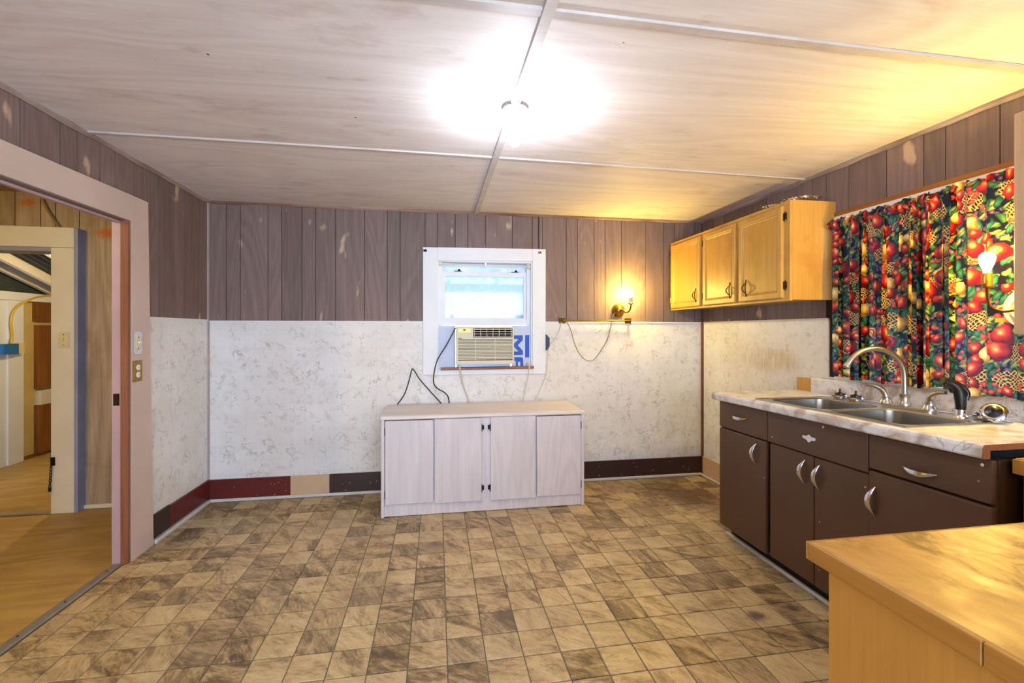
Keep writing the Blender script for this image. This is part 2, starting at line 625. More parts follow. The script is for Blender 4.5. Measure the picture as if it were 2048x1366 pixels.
def curtainmat():
    t = NT('fruit_print_cotton', .85)
    uv = t.n('UVMap').outputs[0]
    wob = t.n('TexNoise', {'Vector': uv, 'Scale': 14.0, 'Detail': 2.0}).outputs[1]
    q = t.vmath('ADD', uv, t.vmath('MULTIPLY', t.vmath('SUBTRACT', wob, (.5, .5, .5)), (.055, .055, 0)))

    def vor(vec, sc, rnd=.85, feat='F1'):
        v = t.n('TexVoronoi', {'Vector': vec, 'Scale': sc, 'Randomness': rnd}, feature=feat, voronoi_dimensions='2D')
        sp = t.n('SeparateColor', {0: v.outputs['Color']})
        return v, sp.outputs

    col = t.mix(t.noise(uv, 18, 3), lin('0b0910'), lin('1c1526'))
    # purple plums and grapes
    v, c = vor(uv, 46)
    m = t.math('MULTIPLY', t.math('LESS_THAN', v.outputs['Distance'], .42), t.step(t.noise(uv, 8.5, 2), .50, .53))
    gc = t.mix(t.step(v.outputs['Distance'], .0, .42), lin('7d6290'), lin('33204a'))
    col = t.mix(m, col, gc)
    # leaves: two stretched layers
    for ang, sc, thr, dk, lt in ((.7, 16, .42, '12301c', '4f7f3e'), (-.6, 19, .40, '24482a', 'a3ad5c'), (1.9, 14, .36, '0f2e24', '3f7a62')):
        r = t.n('VectorRotate', {'Vector': q, 'Angle': ang}, rotation_type='Z_AXIS').outputs[0]
        r = t.vmath('MULTIPLY', r, (1, 2.3, 1))
        v, c = vor(r, sc)
        m = t.math('MULTIPLY', t.math('LESS_THAN', v.outputs['Distance'], thr), t.math('GREATER_THAN', c[0], .42))
        lc = t.mix(t.step(v.outputs['Distance'], 0, thr), lin(lt), lin(dk))
        col = t.mix(m, col, lc)
    # wicker baskets
    v, c = vor(t.vmath('MULTIPLY', q, (1, 1.5, 1)), 5.2)
    m = t.math('MULTIPLY', t.math('LESS_THAN', v.outputs['Distance'], .34), t.math('GREATER_THAN', c[1], .45))
    wv1 = t.n('TexWave', {'Vector': q, 'Scale': 36.0, 'Distortion': 3.0}, bands_direction='DIAGONAL').outputs[1]
    wv2 = t.n('TexWave', {'Vector': t.vmath('MULTIPLY', q, (1, -1, 1)), 'Scale': 36.0, 'Distortion': 3.0}, bands_direction='DIAGONAL').outputs[1]
    wk = t.math('MAXIMUM', wv1, wv2)
    bc = t.ramp(wk, [(.55, lin('2e1c0c')), (.80, lin('8a6430')), (.98, lin('cfae68'))])
    col = t.mix(m, col, bc)
    # berries
    v, c = vor(uv, 34)
    m = t.math('MULTIPLY', t.math('LESS_THAN', v.outputs['Distance'], .36), t.step(t.noise(t.vmath('ADD', uv, (3, 7, 0)), 9, 2), .55, .57))
    col = t.mix(m, col, t.mix(t.step(v.outputs['Distance'], .05, .36), lin('e2604a'), lin('9a1620')))
    # apples and pears, three sizes
    for sc, thr, pk, sh in ((10.5, .36, .62, 0.0), (15.0, .38, .62, 11.3), (8.6, .33, .66, 5.7)):
        qq = t.vmath('ADD', q, (sh, sh * .7, 0))
        v, c = vor(qq, sc)
        m = t.math('MULTIPLY', t.math('LESS_THAN', v.outputs['Distance'], thr), t.math('GREATER_THAN', c[0], pk))
        hl = t.vmath('DISTANCE', t.vmath('MULTIPLY', qq, (sc, sc, 0)),
                     t.vmath('ADD', t.vmath('MULTIPLY', v.outputs['Position'], (sc, sc, 0)), (-.09, .10, 0)))
        red = t.ramp(t.math('DIVIDE', hl, thr), [(.0, lin('f2cf8c')), (.22, lin('dd7a48')), (.5, lin('b52a24')), (1.25, lin('5c0c14'))])
        yel = t.ramp(t.math('DIVIDE', hl, thr), [(.0, lin('fbeab4')), (.5, lin('dcb45e')), (1.2, lin('8c5f20'))])
        fc = t.mix(t.math('GREATER_THAN', c[2], .76), red, yel)
        col = t.mix(m, col, fc)
    out = t.t.nodes['Material Output']
    df = t.n('BsdfDiffuse', {0: col, 1: .5})
    tl = t.n('BsdfTranslucent', {0: t.mix(.055, col, (.75, .85, 1, 1))})
    mx = t.n('MixShader', {0: .45})
    t.t.links.new(df.outputs[0], mx.inputs[1])
    t.t.links.new(tl.outputs[0], mx.inputs[2])
    t.t.links.new(mx.outputs[0], out.inputs[0])
    return t.m


M['curtain'] = curtainmat()


# ------------------------------------------------------------------ lamps
def bulb(parent, c, d, r, length, mat, watts, col):
    """light bulb: glass part with a point lamp at its centre"""
    c = Vector(c); d = Vector(d).normalized()
    base = c - d * (length - r)
    prof = [(r * .42, 0), (r * .45, length * .15), (r * .8, length * .42), (r, length - r), (r * .87, length - r * .5), (r * .5, length - r * .13), (0, length)]
    bm = lathe(bmesh.new(), prof, base, d, 20)
    o = O('bulb', bm, mat, parent, True)
    ld = bpy.data.lights.new('bulb_light', 'POINT')
    ld.energy = watts
    ld.color = col
    ld.shadow_soft_size = r * 1.12
    lo = bpy.data.objects.new('bulb_light', ld)
    COL.objects.link(lo)
    lo.parent = parent
    lo.location = c - Vector(LOCS[parent.name])
    return o


# ================================================================== STRUCTURE
# ---- floor with single vinyl squares
fl = S('floor', B(XL - .06, XR, YF, YB, -.06, -.0035), M['grout'], 'slate patterned vinyl square floor of the kitchen', 'floor')


def tile_bm(bm, x, y, s):
    g = .0023
    b = .0030
    a = [bm.verts.new((x + p, y + q, -.006)) for p, q in ((g, g), (s - g, g), (s - g, s - g), (g, s - g))]
    c = [bm.verts.new((x + p, y + q, -.0012)) for p, q in ((g, g), (s - g, g), (s - g, s - g), (g, s - g))]
    t = [bm.verts.new((x + p, y + q, 0)) for p, q in ((g + b, g + b), (s - g - b, g + b), (s - g - b, s - g - b), (g + b, s - g - b))]
    for u, v in ((a, c), (c, t)):
        for i in range(4):
            j = (i + 1) % 4
            bm.faces.new((u[i], u[j], v[j], v[i]))
    bm.faces.new(t)


bm = bmesh.new()
tile_bm(bm, 0, 0, TS)
tile_me = bpy.data.meshes.new('tile')
bm.to_mesh(tile_me)
bm.free()
tile_me.materials.append(M['tile'])
cells = []
i0 = math.floor((XL - TX0) / TS); i1 = math.ceil((XR - TX0) / TS)
j0 = math.floor((YF - TY0) / TS); j1 = math.ceil((YB - TY0) / TS)
sy, cyw = math.sin(YAW), math.cos(YAW)
rest = bmesh.new()
near = []
for i in range(i0, i1):
    for j in range(j0, j1):
        x, y = TX0 + i * TS, TY0 + j * TS
        full = x >= XL and x + TS <= XR - .0 and y + TS <= YB and y >= YF
        cx_, cy_ = x + TS / 2, y + TS / 2
        dep = cx_ * sy + cy_ * cyw
        lat = cx_ * cyw - cy_ * sy
        vis = dep > 1.62 and abs(lat / dep) < 1.2 and cx_ < 1.86 and not (cx_ > -.33 and cx_ < 1.05 and cy_ > 3.34)
        if cx_ > .60 and cy_ < .8: vis = False
        if full and vis and len(near) < 10000: near.append((dep, x, y))
        else: cells.append((x, y))
near.sort()
for k, (d, x, y) in enumerate(near):
    if k < 299:
        o = bpy.data.objects.new('tile', tile_me)
        COL.objects.link(o)
        o.parent = fl
        o.location = (x, y, 0)
    else:
        cells.append((x, y))
for x, y in cells:
    tile_bm(rest, x, y, TS)
# trim the joined remainder to the room
for ax, val, sgn in ((0, XL, -1), (0, XR, 1), (1, YF, -1), (1, YB, 1)):
    no = [0, 0, 0]; no[ax] = sgn
    co = [0, 0, 0]; co[ax] = val
    bmesh.ops.bisect_plane(rest, geom=rest.verts[:] + rest.edges[:] + rest.faces[:], plane_co=co, plane_no=no, clear_outer=True)
o = O('remaining_tiles', rest, M['tile'], fl)
o['kind'] = 'stuff'

# ---- ceiling: backing, plywood sheets
ce = S('ceiling', B(XL - .06, XR + .1, YF, YB + .1, H + .006, H + .06), M['groove'], 'whitewashed plywood ceiling of the kitchen', 'ceiling')
CBX = .334
for (x0, x1) in ((XL, CBX), (CBX, XR)):
    for (y0, y1) in ((2.58, YB), (1.36, 2.58), (.14, 1.36), (-1.08, .14), (YF, -1.08)):
        O('plywood_sheet', B(x0 + .002, x1 - .002, y0 + .002, y1 - .002, H, H + .008), M['ceil'], ce)
batt = woodmat('painted_batten', 'b8aeac', 'ccc4c2', axis='x', rings=4, rough=.5, tint=.03, stain='a08a7e')
TRIMN = [0]


def trim(bm, mat, label, sm=False):
    TRIMN[0] += 1
    o = O('trim_%d' % TRIMN[0], bm, mat, None, sm)
    return tag(o, label, 'trim', kind='structure')


def bowed(y, amp, wdt, hgt, x0, x1, ysk):
    bm = bmesh.new()
    n = 12
    rings = []
    for k in range(n + 1):
        t = k / n
        x = x0 + (x1 - x0) * t
        yy = y + ysk * (t - .5) + amp * math.sin(PI * t)
        rings.append([(x, yy - wdt / 2, H + .001), (x, yy - wdt / 2 + .004, H - hgt), (x, yy + wdt / 2 - .004, H - hgt), (x, yy + wdt / 2, H + .001)])
    loft(bm, rings)
    return bm


trim(bowed(2.60, -.02, .030, .008, XL, XR, .05), batt, 'thin white batten across the ceiling beyond the bulb')
trim(bowed(1.375, -.0, .042, .007, XL, XR, .02), batt, 'wide white batten across the ceiling nearest the camera')
trim(bowed(.15, 0, .042, .010, XL, XR, 0), batt, 'white batten across the ceiling above the peninsula')
bm = bmesh.new()
loft(bm, [[(x - .021, y, H), (x - .018, y, H - .014), (x + .018, y, H - .014), (x + .021, y, H)] for x, y in ((.345, YF), (.338, 1.4), (.328, 2.6), (.325, YB))])
trim(bm, batt, 'long white batten running from the back wall past the ceiling bulb')


def ragged(p0, p1, wall, mat, label, hgt=.022, dep=.014):
    """thin uneven moulding under the ceiling along a wall"""
    bm = bmesh.new()
    n = 40
    rings = []
    p0, p1 = Vector(p0), Vector(p1)
    nrm = Vector(wall)
    for k in range(n + 1):
        t = k / n
        p = p0.lerp(p1, t)
        hh = hgt + random.uniform(-.004, .005)
        dd = dep + random.uniform(-.003, .003)
        rings.append([p, p + nrm * dd, p + nrm * dd - Vector((0, 0, hh * .55)), p + nrm * .003 - Vector((0, 0, hh))])
    loft(bm, rings)
    return trim(bm, mat, label)


brownstrip = woodmat('ragged_brown_moulding', '6e4630', 'b59a8c', axis='x', rings=6, rough=.6, stain='4f2d1a')
leftstrip = woodmat('ragged_grey_moulding', '8a7770', 'b8aaa6', axis='y', rings=6, rough=.6, stain='5a3a28')
ragged((XL, YB - .001, H), (XR, YB - .001, H), (0, -1, 0), brownstrip, 'ragged brown and white moulding between ceiling and back wall')
ragged((XL + .001, YF, H), (XL + .001, YB, H), (1, 0, 0), leftstrip, 'ragged grey moulding between ceiling and left wall')
ragged((XR - .001, YF, H), (XR - .001, YB, H), (-1, 0, 0), leftstrip, 'ragged moulding between ceiling and right wall')

# ---- back wall
WX0, WX1, WZ0, WZ1 = .0, .80, .975, 1.89          # window opening
bm = bmesh.new()
y0, y1 = YB + .006, YB + .11
box(bm, XL - .1, WX0, y0, y1, 0, H)
box(bm, WX1, XR + .1, y0, y1, 0, H)
box(bm, WX0, WX1, y0, y1, 0, WZ0)
box(bm, WX0, WX1, y0, y1, WZ1, H)
wb = S('wall_back', bm, M['groove'], 'back wall with mauve wood panelling above white marbled board', 'wall')
xs = [-1.718, -1.594, -1.493, -1.295, -1.196, -1.046, -.945, -.795, -.572, -.396, -.295, -.096, .002, .149, .252, .403, .629, .802,
      .892, 1.101, 1.201, 1.351, 1.452, 1.601, 1.828, 1.998, 2.103, 2.301, 2.372]
GAP = .0022
for a, b in zip(xs, xs[1:]):
    lo = 1.90 if (a > -.1 and b < .81) else W
    O('plank', B(a + GAP, b - GAP, YB, YB + .007, lo, H), M['plank'], wb)
# wainscot boards
for a, b, z0, z1 in ((XL, -.05, .0, W), (-.05, .86, 0, .96), (.86, XR, 0, W)):
    O('wainscot_panel', B(a, b, YB - .003, YB + .006, z0, z1), M['wain'], wb)
for a, b in ((XL, -.112), (.913, XR)):
    O('cap_strip', B(a, b, YB - .009, YB, W - .006, W + .005), M['whitepaint'], wb)

# ---- right wall with the sink window opening
RY0, RY1, RZ0, RZ1 = 1.36, 2.385, 1.03, 1.945
x0, x1 = XR + .006, XR + .11
bm = bmesh.new()
box(bm, x0, x1, YF, RY0, 0, H)
box(bm, x0, x1, RY1, YB + .1, 0, H)
box(bm, x0, x1, RY0, RY1, 0, RZ0)
box(bm, x0, x1, RY0, RY1, RZ1, H)
wr = S('wall_right', bm, M['groove'], 'right wall with wood panelling above a grease-stained marbled board', 'wall')
ys = [YB - .002, 3.62, 3.474, 3.222, 2.979, 2.793, 2.685, 2.566, 2.462, 2.304, 2.078, 1.89, 1.792, 1.581, 1.43, 1.28, 1.08, .93, .78, .58]
for a, b in zip(ys, ys[1:]):
    lo = W
    if b < 2.45 and a > 1.3: lo = 1.99
    O('plank', B(XR, XR + .007, b + GAP, a - GAP, lo, H), M['plank'], wr)
for k in range(11):
    a = .58 - .2 * k
    O('plank', B(XR, XR + .007, max(a - .2, YF) + GAP, a - GAP, 0, H), M['plank'], wr)
for a, b, z0, z1 in ((2.44, YB - .004, 0, W), (1.30, 2.44, 0, 1.02), (.58, 1.30, 0, W)):
    O('wainscot_panel', B(XR - .003, XR + .006, a, b, z0, z1), M['wainR'], wr)
O('cap_strip', B(XR - .008, XR, 2.44, YB - .02, W - .006, W + .006), M['creampaint'], wr)
trim(B(XR - .012, XR - .003, YB - .034, YB - .004, 0, W + .03), M['darkstrip'], 'narrow brown corner strip between back and right wall boards')

# ---- left wall: opening into the hall Y 1.15..2.88, z 0..1.925
OY0, OY1, OZ = 1.15, 2.882, 1.922
bm = bmesh.new()
x0, x1 = XL - .062, XL - .006
box(bm, x0, x1, YF, OY0, 0, H)
box(bm, x0, x1, OY1 + .012, YB, 0, H)
box(bm, x0, x1, OY0, OY1 + .012, OZ + .012, H)
wl = S('wall_left', bm, M['groove'], 'left wall with wood panelling around the hall opening', 'wall')
yl = [1.15, 1.35, 1.5, 1.7, 1.8, 2.0, 2.213, 2.419, 2.52, 2.675, 2.781, 2.94, 3.174, 3.352, 3.461, 3.672, 3.797]
for a, b in zip(yl, yl[1:]):
    O('plank', B(XL - .007, XL, a + GAP, b - GAP, 1.98 if b < 3.05 else (W + .008 if a > 3.02 else 2.0), H), M['plank'], wl)
O('plank', B(XL - .007, XL, 3.0, 3.174 - GAP, W + .008, 1.999), M['plank'], wl)
for k in range(14):
    a = OY0 - .2 * k
    if a > YF: O('plank', B(XL - .007, XL, max(a - .2, YF) + GAP, a - GAP, 0, H), M['plank'], wl)
O('wainscot_panel', B(XL - .006, XL + .003, 3.0, YB - .004, 0, W + .008), M['wain'], wl)
O('cap_strip', B(XL, XL + .008, 3.06, YB - .01, W + .002, W + .012), M['whitepaint'], wl)
trim(B(XL + .001, XL + .012, YB - .020, YB - .004, .17, H - .02), plain('corner_strip_paint', 'a89c9c', .6, 0, .12, 6), 'pale vertical corner strip where left and back walls meet')

# wall behind the camera
bm = bmesh.new()
FX0, FX1, FZ0, FZ1 = -1.1, 1.7, .50, 2.10  # opening made up to let the fill light in
box(bm, XL - .06, FX0, YF - .1, YF, 0, H)
box(bm, FX1, XR + .1, YF - .1, YF, 0, H)
box(bm, FX0, FX1, YF - .1, YF, 0, FZ0)
box(bm, FX0, FX1, YF - .1, YF, FZ1, H)
S('wall_front', bm, M['wain'], 'wall behind the camera with an opening for the added window', 'wall')
w3 = T('fill_window', (.3, YF, FZ0), 'added wide window behind the camera, made up to go with the fill light', 'window', kind='structure')  # unseen window, added only as a source for the fill light
for a in ((FX0 - .08, FX0, FZ0 - .08, FZ1 + .08), (FX1, FX1 + .08, FZ0 - .08, FZ1 + .08), (FX0, FX1, FZ1, FZ1 + .08), (FX0, FX1, FZ0 - .08, FZ0), (.27, .33, FZ0, FZ1)):
    O('casing', B(a[0], a[1], YF, YF + .02, a[2], a[3]), M['windowpaint'], w3)
for a, b in ((FX0, .27), (.33, FX1)):
    O('pane', B(a, b, YF - .05, YF - .046, FZ0, FZ1), M['glass'], w3)

# ---- baseboards
bb = T('baseboard_back', (XL, YB, 0), 'back wall baseboard painted red, tan and plum in sections', 'baseboard', kind='structure')
for a, b, m, n in ((XL + .004, -1.127, 'red', 'red section'), (-1.127, -.838, 'tan', 'tan section with ragged paint edge'), (-.838, XR - .012, 'plum', 'chipped plum section')):
    q = O('board_section', B(a, b, YB - .018, YB - .003, .012, .168, bev=.002), M[m], bb)
    q['label'] = n
O('shoe_strip', B(XL + .02, XR - .02, YB - .036, YB - .018, 0, .024, bev=.006), M['shoe'], bb)
bb = T('baseboard_left', (XL, YB, 0), 'left wall baseboard, red with a dark section by the door casing', 'baseboard', kind='structure')
O('board_section', B(XL + .003, XL + .017, 3.09, 3.272, .03, .178, bev=.002), M['plum'], bb)
O('board_section', B(XL + .003, XL + .017, 3.272, YB - .018, .03, .172, bev=.002), M['red'], bb)
O('shoe_strip', B(XL + .017, XL + .036, 3.09, YB - .03, 0, .026, bev=.006), M['shoe'], bb)
bb = T('baseboard_right', (XR, YB, 0), 'tan grimy baseboard on the right wall beside the sink cabinet', 'baseboard', kind='structure')
O('board_section', B(XR - .016, XR - .003, 2.66, YB - .036, .02, .175, bev=.002), M['tan'], bb)
O('shoe_strip', B(XR - .034, XR - .016, 2.66, YB - .036, 0, .022, bev=.006), M['shoe'], bb)

# ---- door_1: cased opening to the hall
d1 = T('door_1', (XL, OY1, 0), 'pinkish cased opening from the kitchen into the hall', 'door', kind='structure')
bm = bmesh.new()
prism(bm, [(2.882, 0), (3.088, 0), (3.034, 2.068), (2.882, 2.068)], 'x', XL, XL + .02)
O('side_casing', bm, M['pinkpaint'], d1)
bm = bmesh.new()
prism(bm, [(OY0 - .16, 1.922), (2.881, 1.922), (2.881, 2.068), (OY0 - .16, 2.048)], 'x', XL + .0002, XL + .0196)
O('head_casing', bm, M['pinkpaint'], d1)
O('side_casing', B(XL, XL + .02, OY0 - .16, OY0, 0, 1.921), M['pinkpaint'], d1)
O('raw_jamb_strip', B(XL - .020, XL + .017, 2.858, 2.8815, 0, 1.922), M['rawwood'], d1)
O('painted_jamb', B(XL - .066, XL - .020, 2.864, 2.893, 0, 1.922), M['lilacpaint'], d1)
O('head_jamb', B(XL - .066, XL - .002, OY0, 2.864, 1.916, 1.934), plain('dull_brown_paint', '6a5a52', .6), d1)
O('head_stop', B(XL - .045, XL - .025, OY0, 2.864, 1.904, 1.916), M['lilacpaint'], d1)
sp = O('strike_plate', B(XL - .058, XL - .028, 2.8625, 2.8642, .885, .952), M['bronze'], d1)
O('latch_hole', B(XL - .050, XL - .036, 2.8615, 2.8626, .905, .932), M['black'], sp)
# aluminium floor strip in the opening
ts = T('threshold_strip', (XL, 2.0, 0), 'grey metal carpet strip on the floor along the hall opening', 'floor strip')
bm = bmesh.new()
prism(bm, [(XL - .065, 0), (XL - .055, .005), (XL - .02, .006), (XL - .01, 0)], 'y', 1.15, 2.855)
O('strip', bm, M['alu'], ts)
for yy in (1.35, 1.7, 1.98, 2.25, 2.5, 2.78):
    O('screw', lathe(bmesh.new(), [(.005, 0), (.004, .0015), (0, .0018)], (XL - .037, yy, .0056), n=10), M['darkmetal'], ts)

# ================================================================== HALL AND SHED BEYOND
HX0 = -3.70
S('floor_hall', B(HX0, XL - .06, .4, YB, -.06, -.001), M['hallfloor'], 'yellowish plywood floor of the hall', 'floor')
S('ceiling_hall', B(HX0 - .1, XL - .062, .4, YB + .1, 2.30, 2.36), M['hallceil'], 'dull ceiling of the hall', 'ceiling')
DX0, DX1, DZ = -3.42, -2.705, 1.896
bm = bmesh.new()
box(bm, HX0 - .1, DX0, YB + .006, YB + .10, 0, 2.3)
box(bm, DX1, XL - .062, YB + .006, YB + .10, 0, 2.3)
box(bm, DX0, DX1, YB + .006, YB + .10, DZ, 2.3)
wh = S('wall_hall_back', bm, M['groove'], 'far hall wall of wide vertical boards around the white door frame', 'wall')
xs = [HX0, -3.50, -3.30, -3.14, -2.984, -2.825, -2.731, -2.579, -2.335, -2.10, -1.90, XL - .07]
for a, b in zip(xs, xs[1:]):
    lo = 1.92 if (a >= -3.51 and b < -2.56) else 0
    O('plank', B(a + .003, b - .003, YB, YB + .007, lo, 2.3), M['hallplank'], wh)
O('shoe_strip', B(-2.56, XL - .07, YB - .016, YB, 0, .03, bev=.005), M['creampaint'], wh)
S('wall_hall_left', B(HX0 - .1, HX0, .4, YB, 0, 2.3), M['hallplank'], 'left side wall of the hall', 'wall')
S('wall_hall_front', B(HX0 - .1, XL - .06, .3, .4, 0, 2.3), M['hallplank'], 'near end wall of the hall', 'wall')
# white door frame standing proud of the hall wall
d2 = T('door_2', (DX1, YB, 0), 'white timber door frame from the hall to the shed', 'door', kind='structure')
O('side_casing', B(DX1, -2.562, 3.722, YB, 0, 1.894, bev=.003), M['creampaint'], d2)
q = O('casing_side_board', B(-2.5615, -2.540, 3.728, YB, 0, 2.036), M['bluepaint'], d2)
O('head_casing', B(DX0 - .14, -2.562, 3.722, YB, 1.896, 2.040, bev=.003), M['creampaint'], d2)
O('side_casing', B(DX0 - .14, DX0, 3.722, YB, 0, 1.894, bev=.003), M['creampaint'], d2)
O('head_stop', B(DX0, DX1, 3.735, YB + .09, 1.868, 1.895), M['bluepaint'], d2)
O('threshold', B(DX0, DX1, 3.722, YB - .03, 0, .012, bev=.003), M['alu'], d2)
O('sub_sill', B(DX0, DX1, YB - .03, YB + .10, -.02, .001), M['hallfloor'], d2)
# shed beyond
SX0, SX1, SY1 = -4.12, -1.9, 6.3
S('floor_shed', B(SX0, SX1, YB + .10, SY1, -.06, 0), M['hallfloor'], 'raw plywood floor of the shed beyond the white frame', 'floor')
ws = S('wall_shed_left', B(SX0 - .05, SX0, YB + .1, SY1, 0, 1.66), M['drywall'], 'yellowed shed wall with studs', 'wall')
O('gable_sheet', B(SX0 - .05, SX0 - .02, YB + .1, SY1, 1.661, 2.4), M['greenroof'], ws)
O('stud', B(SX0, SX0 + .045, 5.12, 5.285, .0, 1.60), M['whitepaint'], ws)
O('stud', B(SX0, SX0 + .03, 4.80, 5.119, .0, 1.60), M['whitepaint'], ws)
O('stud', B(SX0, SX0 + .05, 5.46, 5.70, .03, .53), M['brownstud'], ws)
O('stud', B(SX0, SX0 + .05, 5.46, 5.70, .70, 1.36), M['brownstud'], ws)
O('stud', B(SX0, SX0 + .04, 5.44, 5.70, 1.40, 1.595), M['brownstud'], ws)
O('block', B(SX0, SX0 + .05, 5.48, 5.70, .53, .68), M['creampaint'], ws)
O('top_plate', B(SX0, SX0 + .06, 3.95, SY1, 1.60, 1.68), M['whitepaint'], ws)
O('shoe_strip', B(SX0, SX0 + .02, 3.95, SY1, 0, .03), M['brownstud'], ws)
S('wall_shed_back', B(SX0, SX1, SY1, SY1 + .05, 0, 2.4), M['drywall'], 'far wall of the shed', 'wall')
S('wall_shed_right', B(SX1, SX1 + .05, YB + .11, SY1, 0, 2.6), M['drywall'], 'right wall of the shed', 'wall')


def corrugated(x0, x1, ya, za, yb, zb, pitch=.075, amp=.011):
    bm = bmesh.new()
    n = int((x1 - x0) / pitch * 8)
    r0, r1 = [], []
    for k in range(n + 1):
        x = x0 + (x1 - x0) * k / n
        d = amp * math.sin(2 * PI * (x - x0) / pitch)
        r0.append((x, ya, za + d)); r1.append((x, yb, zb + d))
    t0 = [(x, y, z + .004) for x, y, z in reversed(r0)]
    t1 = [(x, y, z + .004) for x, y, z in reversed(r1)]
    loft(bm, [r0 + t0, r1 + t1])
    return bm


rs = lambda y: 2.345 - .325 * (y - 3.9)
S('roof_shed', corrugated(SX0 - .05, SX1 + .1, 3.92, rs(3.92), SY1 + .2, rs(SY1 + .2)), M['greenroof'], 'corrugated metal roof of the shed', 'roof')
sr = T('rafters_shed', (SX0, 3.9, 1.6), 'white rafters under the corrugated shed roof', 'rafters', kind='structure')
for x in (-4.085, -3.90, -3.45, -3.0, -2.5, -2.1):
    bm = bmesh.new()
    prism(bm, [(3.92, rs(3.92) - .10), (3.92, rs(3.92) - .012), (SY1, rs(SY1) - .012), (SY1, rs(SY1) - .10)], 'x', x - .02, x + .02)
    O('rafter', bm, M['creampaint'], sr)
# warm lamps that light hall and shed
hl = T('hall_ceiling_lamp', (-2.9, 1.7, 2.30), 'bare warm bulb on the hall ceiling', 'lamp')
O('lampholder', lathe(bmesh.new(), [(.055, 0), (.05, .02), (.025, .03), (.022, .05), (.018, .055)], (-2.9, 1.7, 2.30), (0, 0, -1)), M['ceilporc'], hl, True)
bulb(hl, (-2.9, 1.7, 2.185), (0, 0, -1), .03, .085, M['bulbwarm'], LAMP_HALL, WARM)
shl = T('shed_lamp', (-3.05, 4.75, 1.98), 'bare warm bulb on a shed rafter', 'lamp')
O('lampholder', lathe(bmesh.new(), [(.05, 0), (.045, .02), (.022, .03), (.02, .05)], (-3.0, 4.75, rs(4.75) - .10), (0, 0, -1)), M['ceilporc'], shl, True)
bulb(shl, (-3.0, 4.75, rs(4.75) - .205), (0, 0, -1), .03, .085, M['bulbwarm'], LAMP_SHED, (1, .72, .34))

# ================================================================== WINDOW 1 (air conditioner window)
w1 = T('window_1', (.4, YB, WZ0), 'white sash window with the lower sash raised above the air conditioner', 'window', kind='structure')
cy0, cy1 = YB - .022, YB - .003
wp = M['windowpaint']
O('side_casing', B(-.113, .002, cy0, cy1, .940, 1.984, bev=.002), wp, w1)
O('side_casing', B(.798, .913, cy0, cy1, .936, 1.996, bev=.002), wp, w1)
bm = bmesh.new()
prism(bm, [(.0025, 1.880), (.7975, 1.892), (.7975, 1.995), (.0025, 1.985)], 'y', cy0 + .001, cy1)
O('head_casing', bm, wp, w1)
O('bottom_casing', B(.0025, .7975, cy0 + .001, cy1, .938, .984, bev=.002), wp, w1)
# reveal
O('jamb', B(.0, .012, YB - .003, YB + .14, .975, 1.89), wp, w1)
O('jamb', B(.788, .80, YB - .003, YB + .14, .975, 1.89), wp, w1)
O('head', B(.012, .788, YB - .003, YB + .14, 1.874, 1.895), wp, w1)
O('sill', B(.012, .788, YB - .003, YB + .16, .965, .985), wp, w1)
O('side_stop', B(.012, .040, YB + .035, YB + .05, .985, 1.874), wp, w1)
O('side_stop', B(.760, .788, YB + .035, YB + .05, .985, 1.874), wp, w1)


def sash(name, x0, x1, z0, z1, y, top, bot, side, label):
    bm = bmesh.new()
    box(bm, x0, x0 + side, y, y + .028, z0, z1)
    box(bm, x1 - side, x1, y, y + .028, z0, z1)
    box(bm, x0 + side, x1 - side, y + .0005, y + .0275, z0, z0 + bot)
    box(bm, x0 + side, x1 - side, y + .0005, y + .0275, z1 - top, z1)
    s = O(name, bm, wp, w1)
    s['label'] = label
    O('pane', B(x0 + side, x1 - side, y + .012, y + .016, z0 + bot, z1 - top), M['dusty'], s)
    return s


ls = sash('lower_sash', .040, .760, 1.348, 1.800, YB + .052, .040, .062, .026, 'raised lower sash')
for xx in (.175, .66):
    bm = bmesh.new()
    box(bm, xx - .032, xx + .032, YB + .05, YB + .07, 1.800, 1.806)
    lathe(bm, [(.012, 0), (.012, .008), (.004, .018), (0, .02)], (xx + .01, YB + .06, 1.805), n=10)
    O('sash_lock', bm, M['darkmetal'], ls)
sash('upper_sash', .014, .786, 1.390, 1.872, YB + .084, .030, .050, .030, 'upper sash behind the raised one')
# thin curtain rod with brackets
rd = T('curtain_rod', (.4, YB - .01, 1.862), 'thin white curtain rod across the top of the air conditioner window', 'curtain rod')
O('rod', tube(bmesh.new(), [(.03, YB + .004, 1.858), (.40, YB + .004, 1.852), (.77, YB + .004, 1.850)], .004), wp, rd, True)
for xx, zz in ((.026, 1.858), (.772, 1.846)):
    O('bracket', B(xx - .014, xx + .014, YB - .002, YB + .02, zz - .016, zz + .016, bev=.004), M['ivory'], rd)
O('center_clip', B(.392, .408, YB - .004, YB + .010, 1.838, 1.872, bev=.002), M['nickel'], rd)
for nm, xx, zz, mm, lb in (('curtain_hook', .862, 1.965, 'brass', 'small brass hook on the top right corner of the window casing'), ('curtain_hook', -.095, 1.955, 'darkmetal', 'small dark hook on the top left corner of the window casing')):
    bm = bmesh.new()
    box(bm, xx - .014, xx + .014, cy0 - .003, cy0, zz - .009, zz + .009, bev=.001)
    tube(bm, smoothpath([(xx, cy0 - .002, zz), (xx + .002, cy0 - .014, zz - .004), (xx + .004, cy0 - .016, zz + .010)]), .003, 6)
    tag(O(nm, bm, M[mm]), lb, 'hook')
# fillers beside the air conditioner
tag(O('filler_board', B(.013, .150, YB + .006, YB + .022, .986, 1.345), M['foam']), 'pale board filling the window left of the air conditioner', 'board')
fb = T('insulation_board', (.71, YB, .99), 'foam insulation board with blue letters right of the air conditioner', 'board')
O('sheet', B(.628, .787, YB + .006, YB + .030, .986, 1.345), M['foam'], fb)


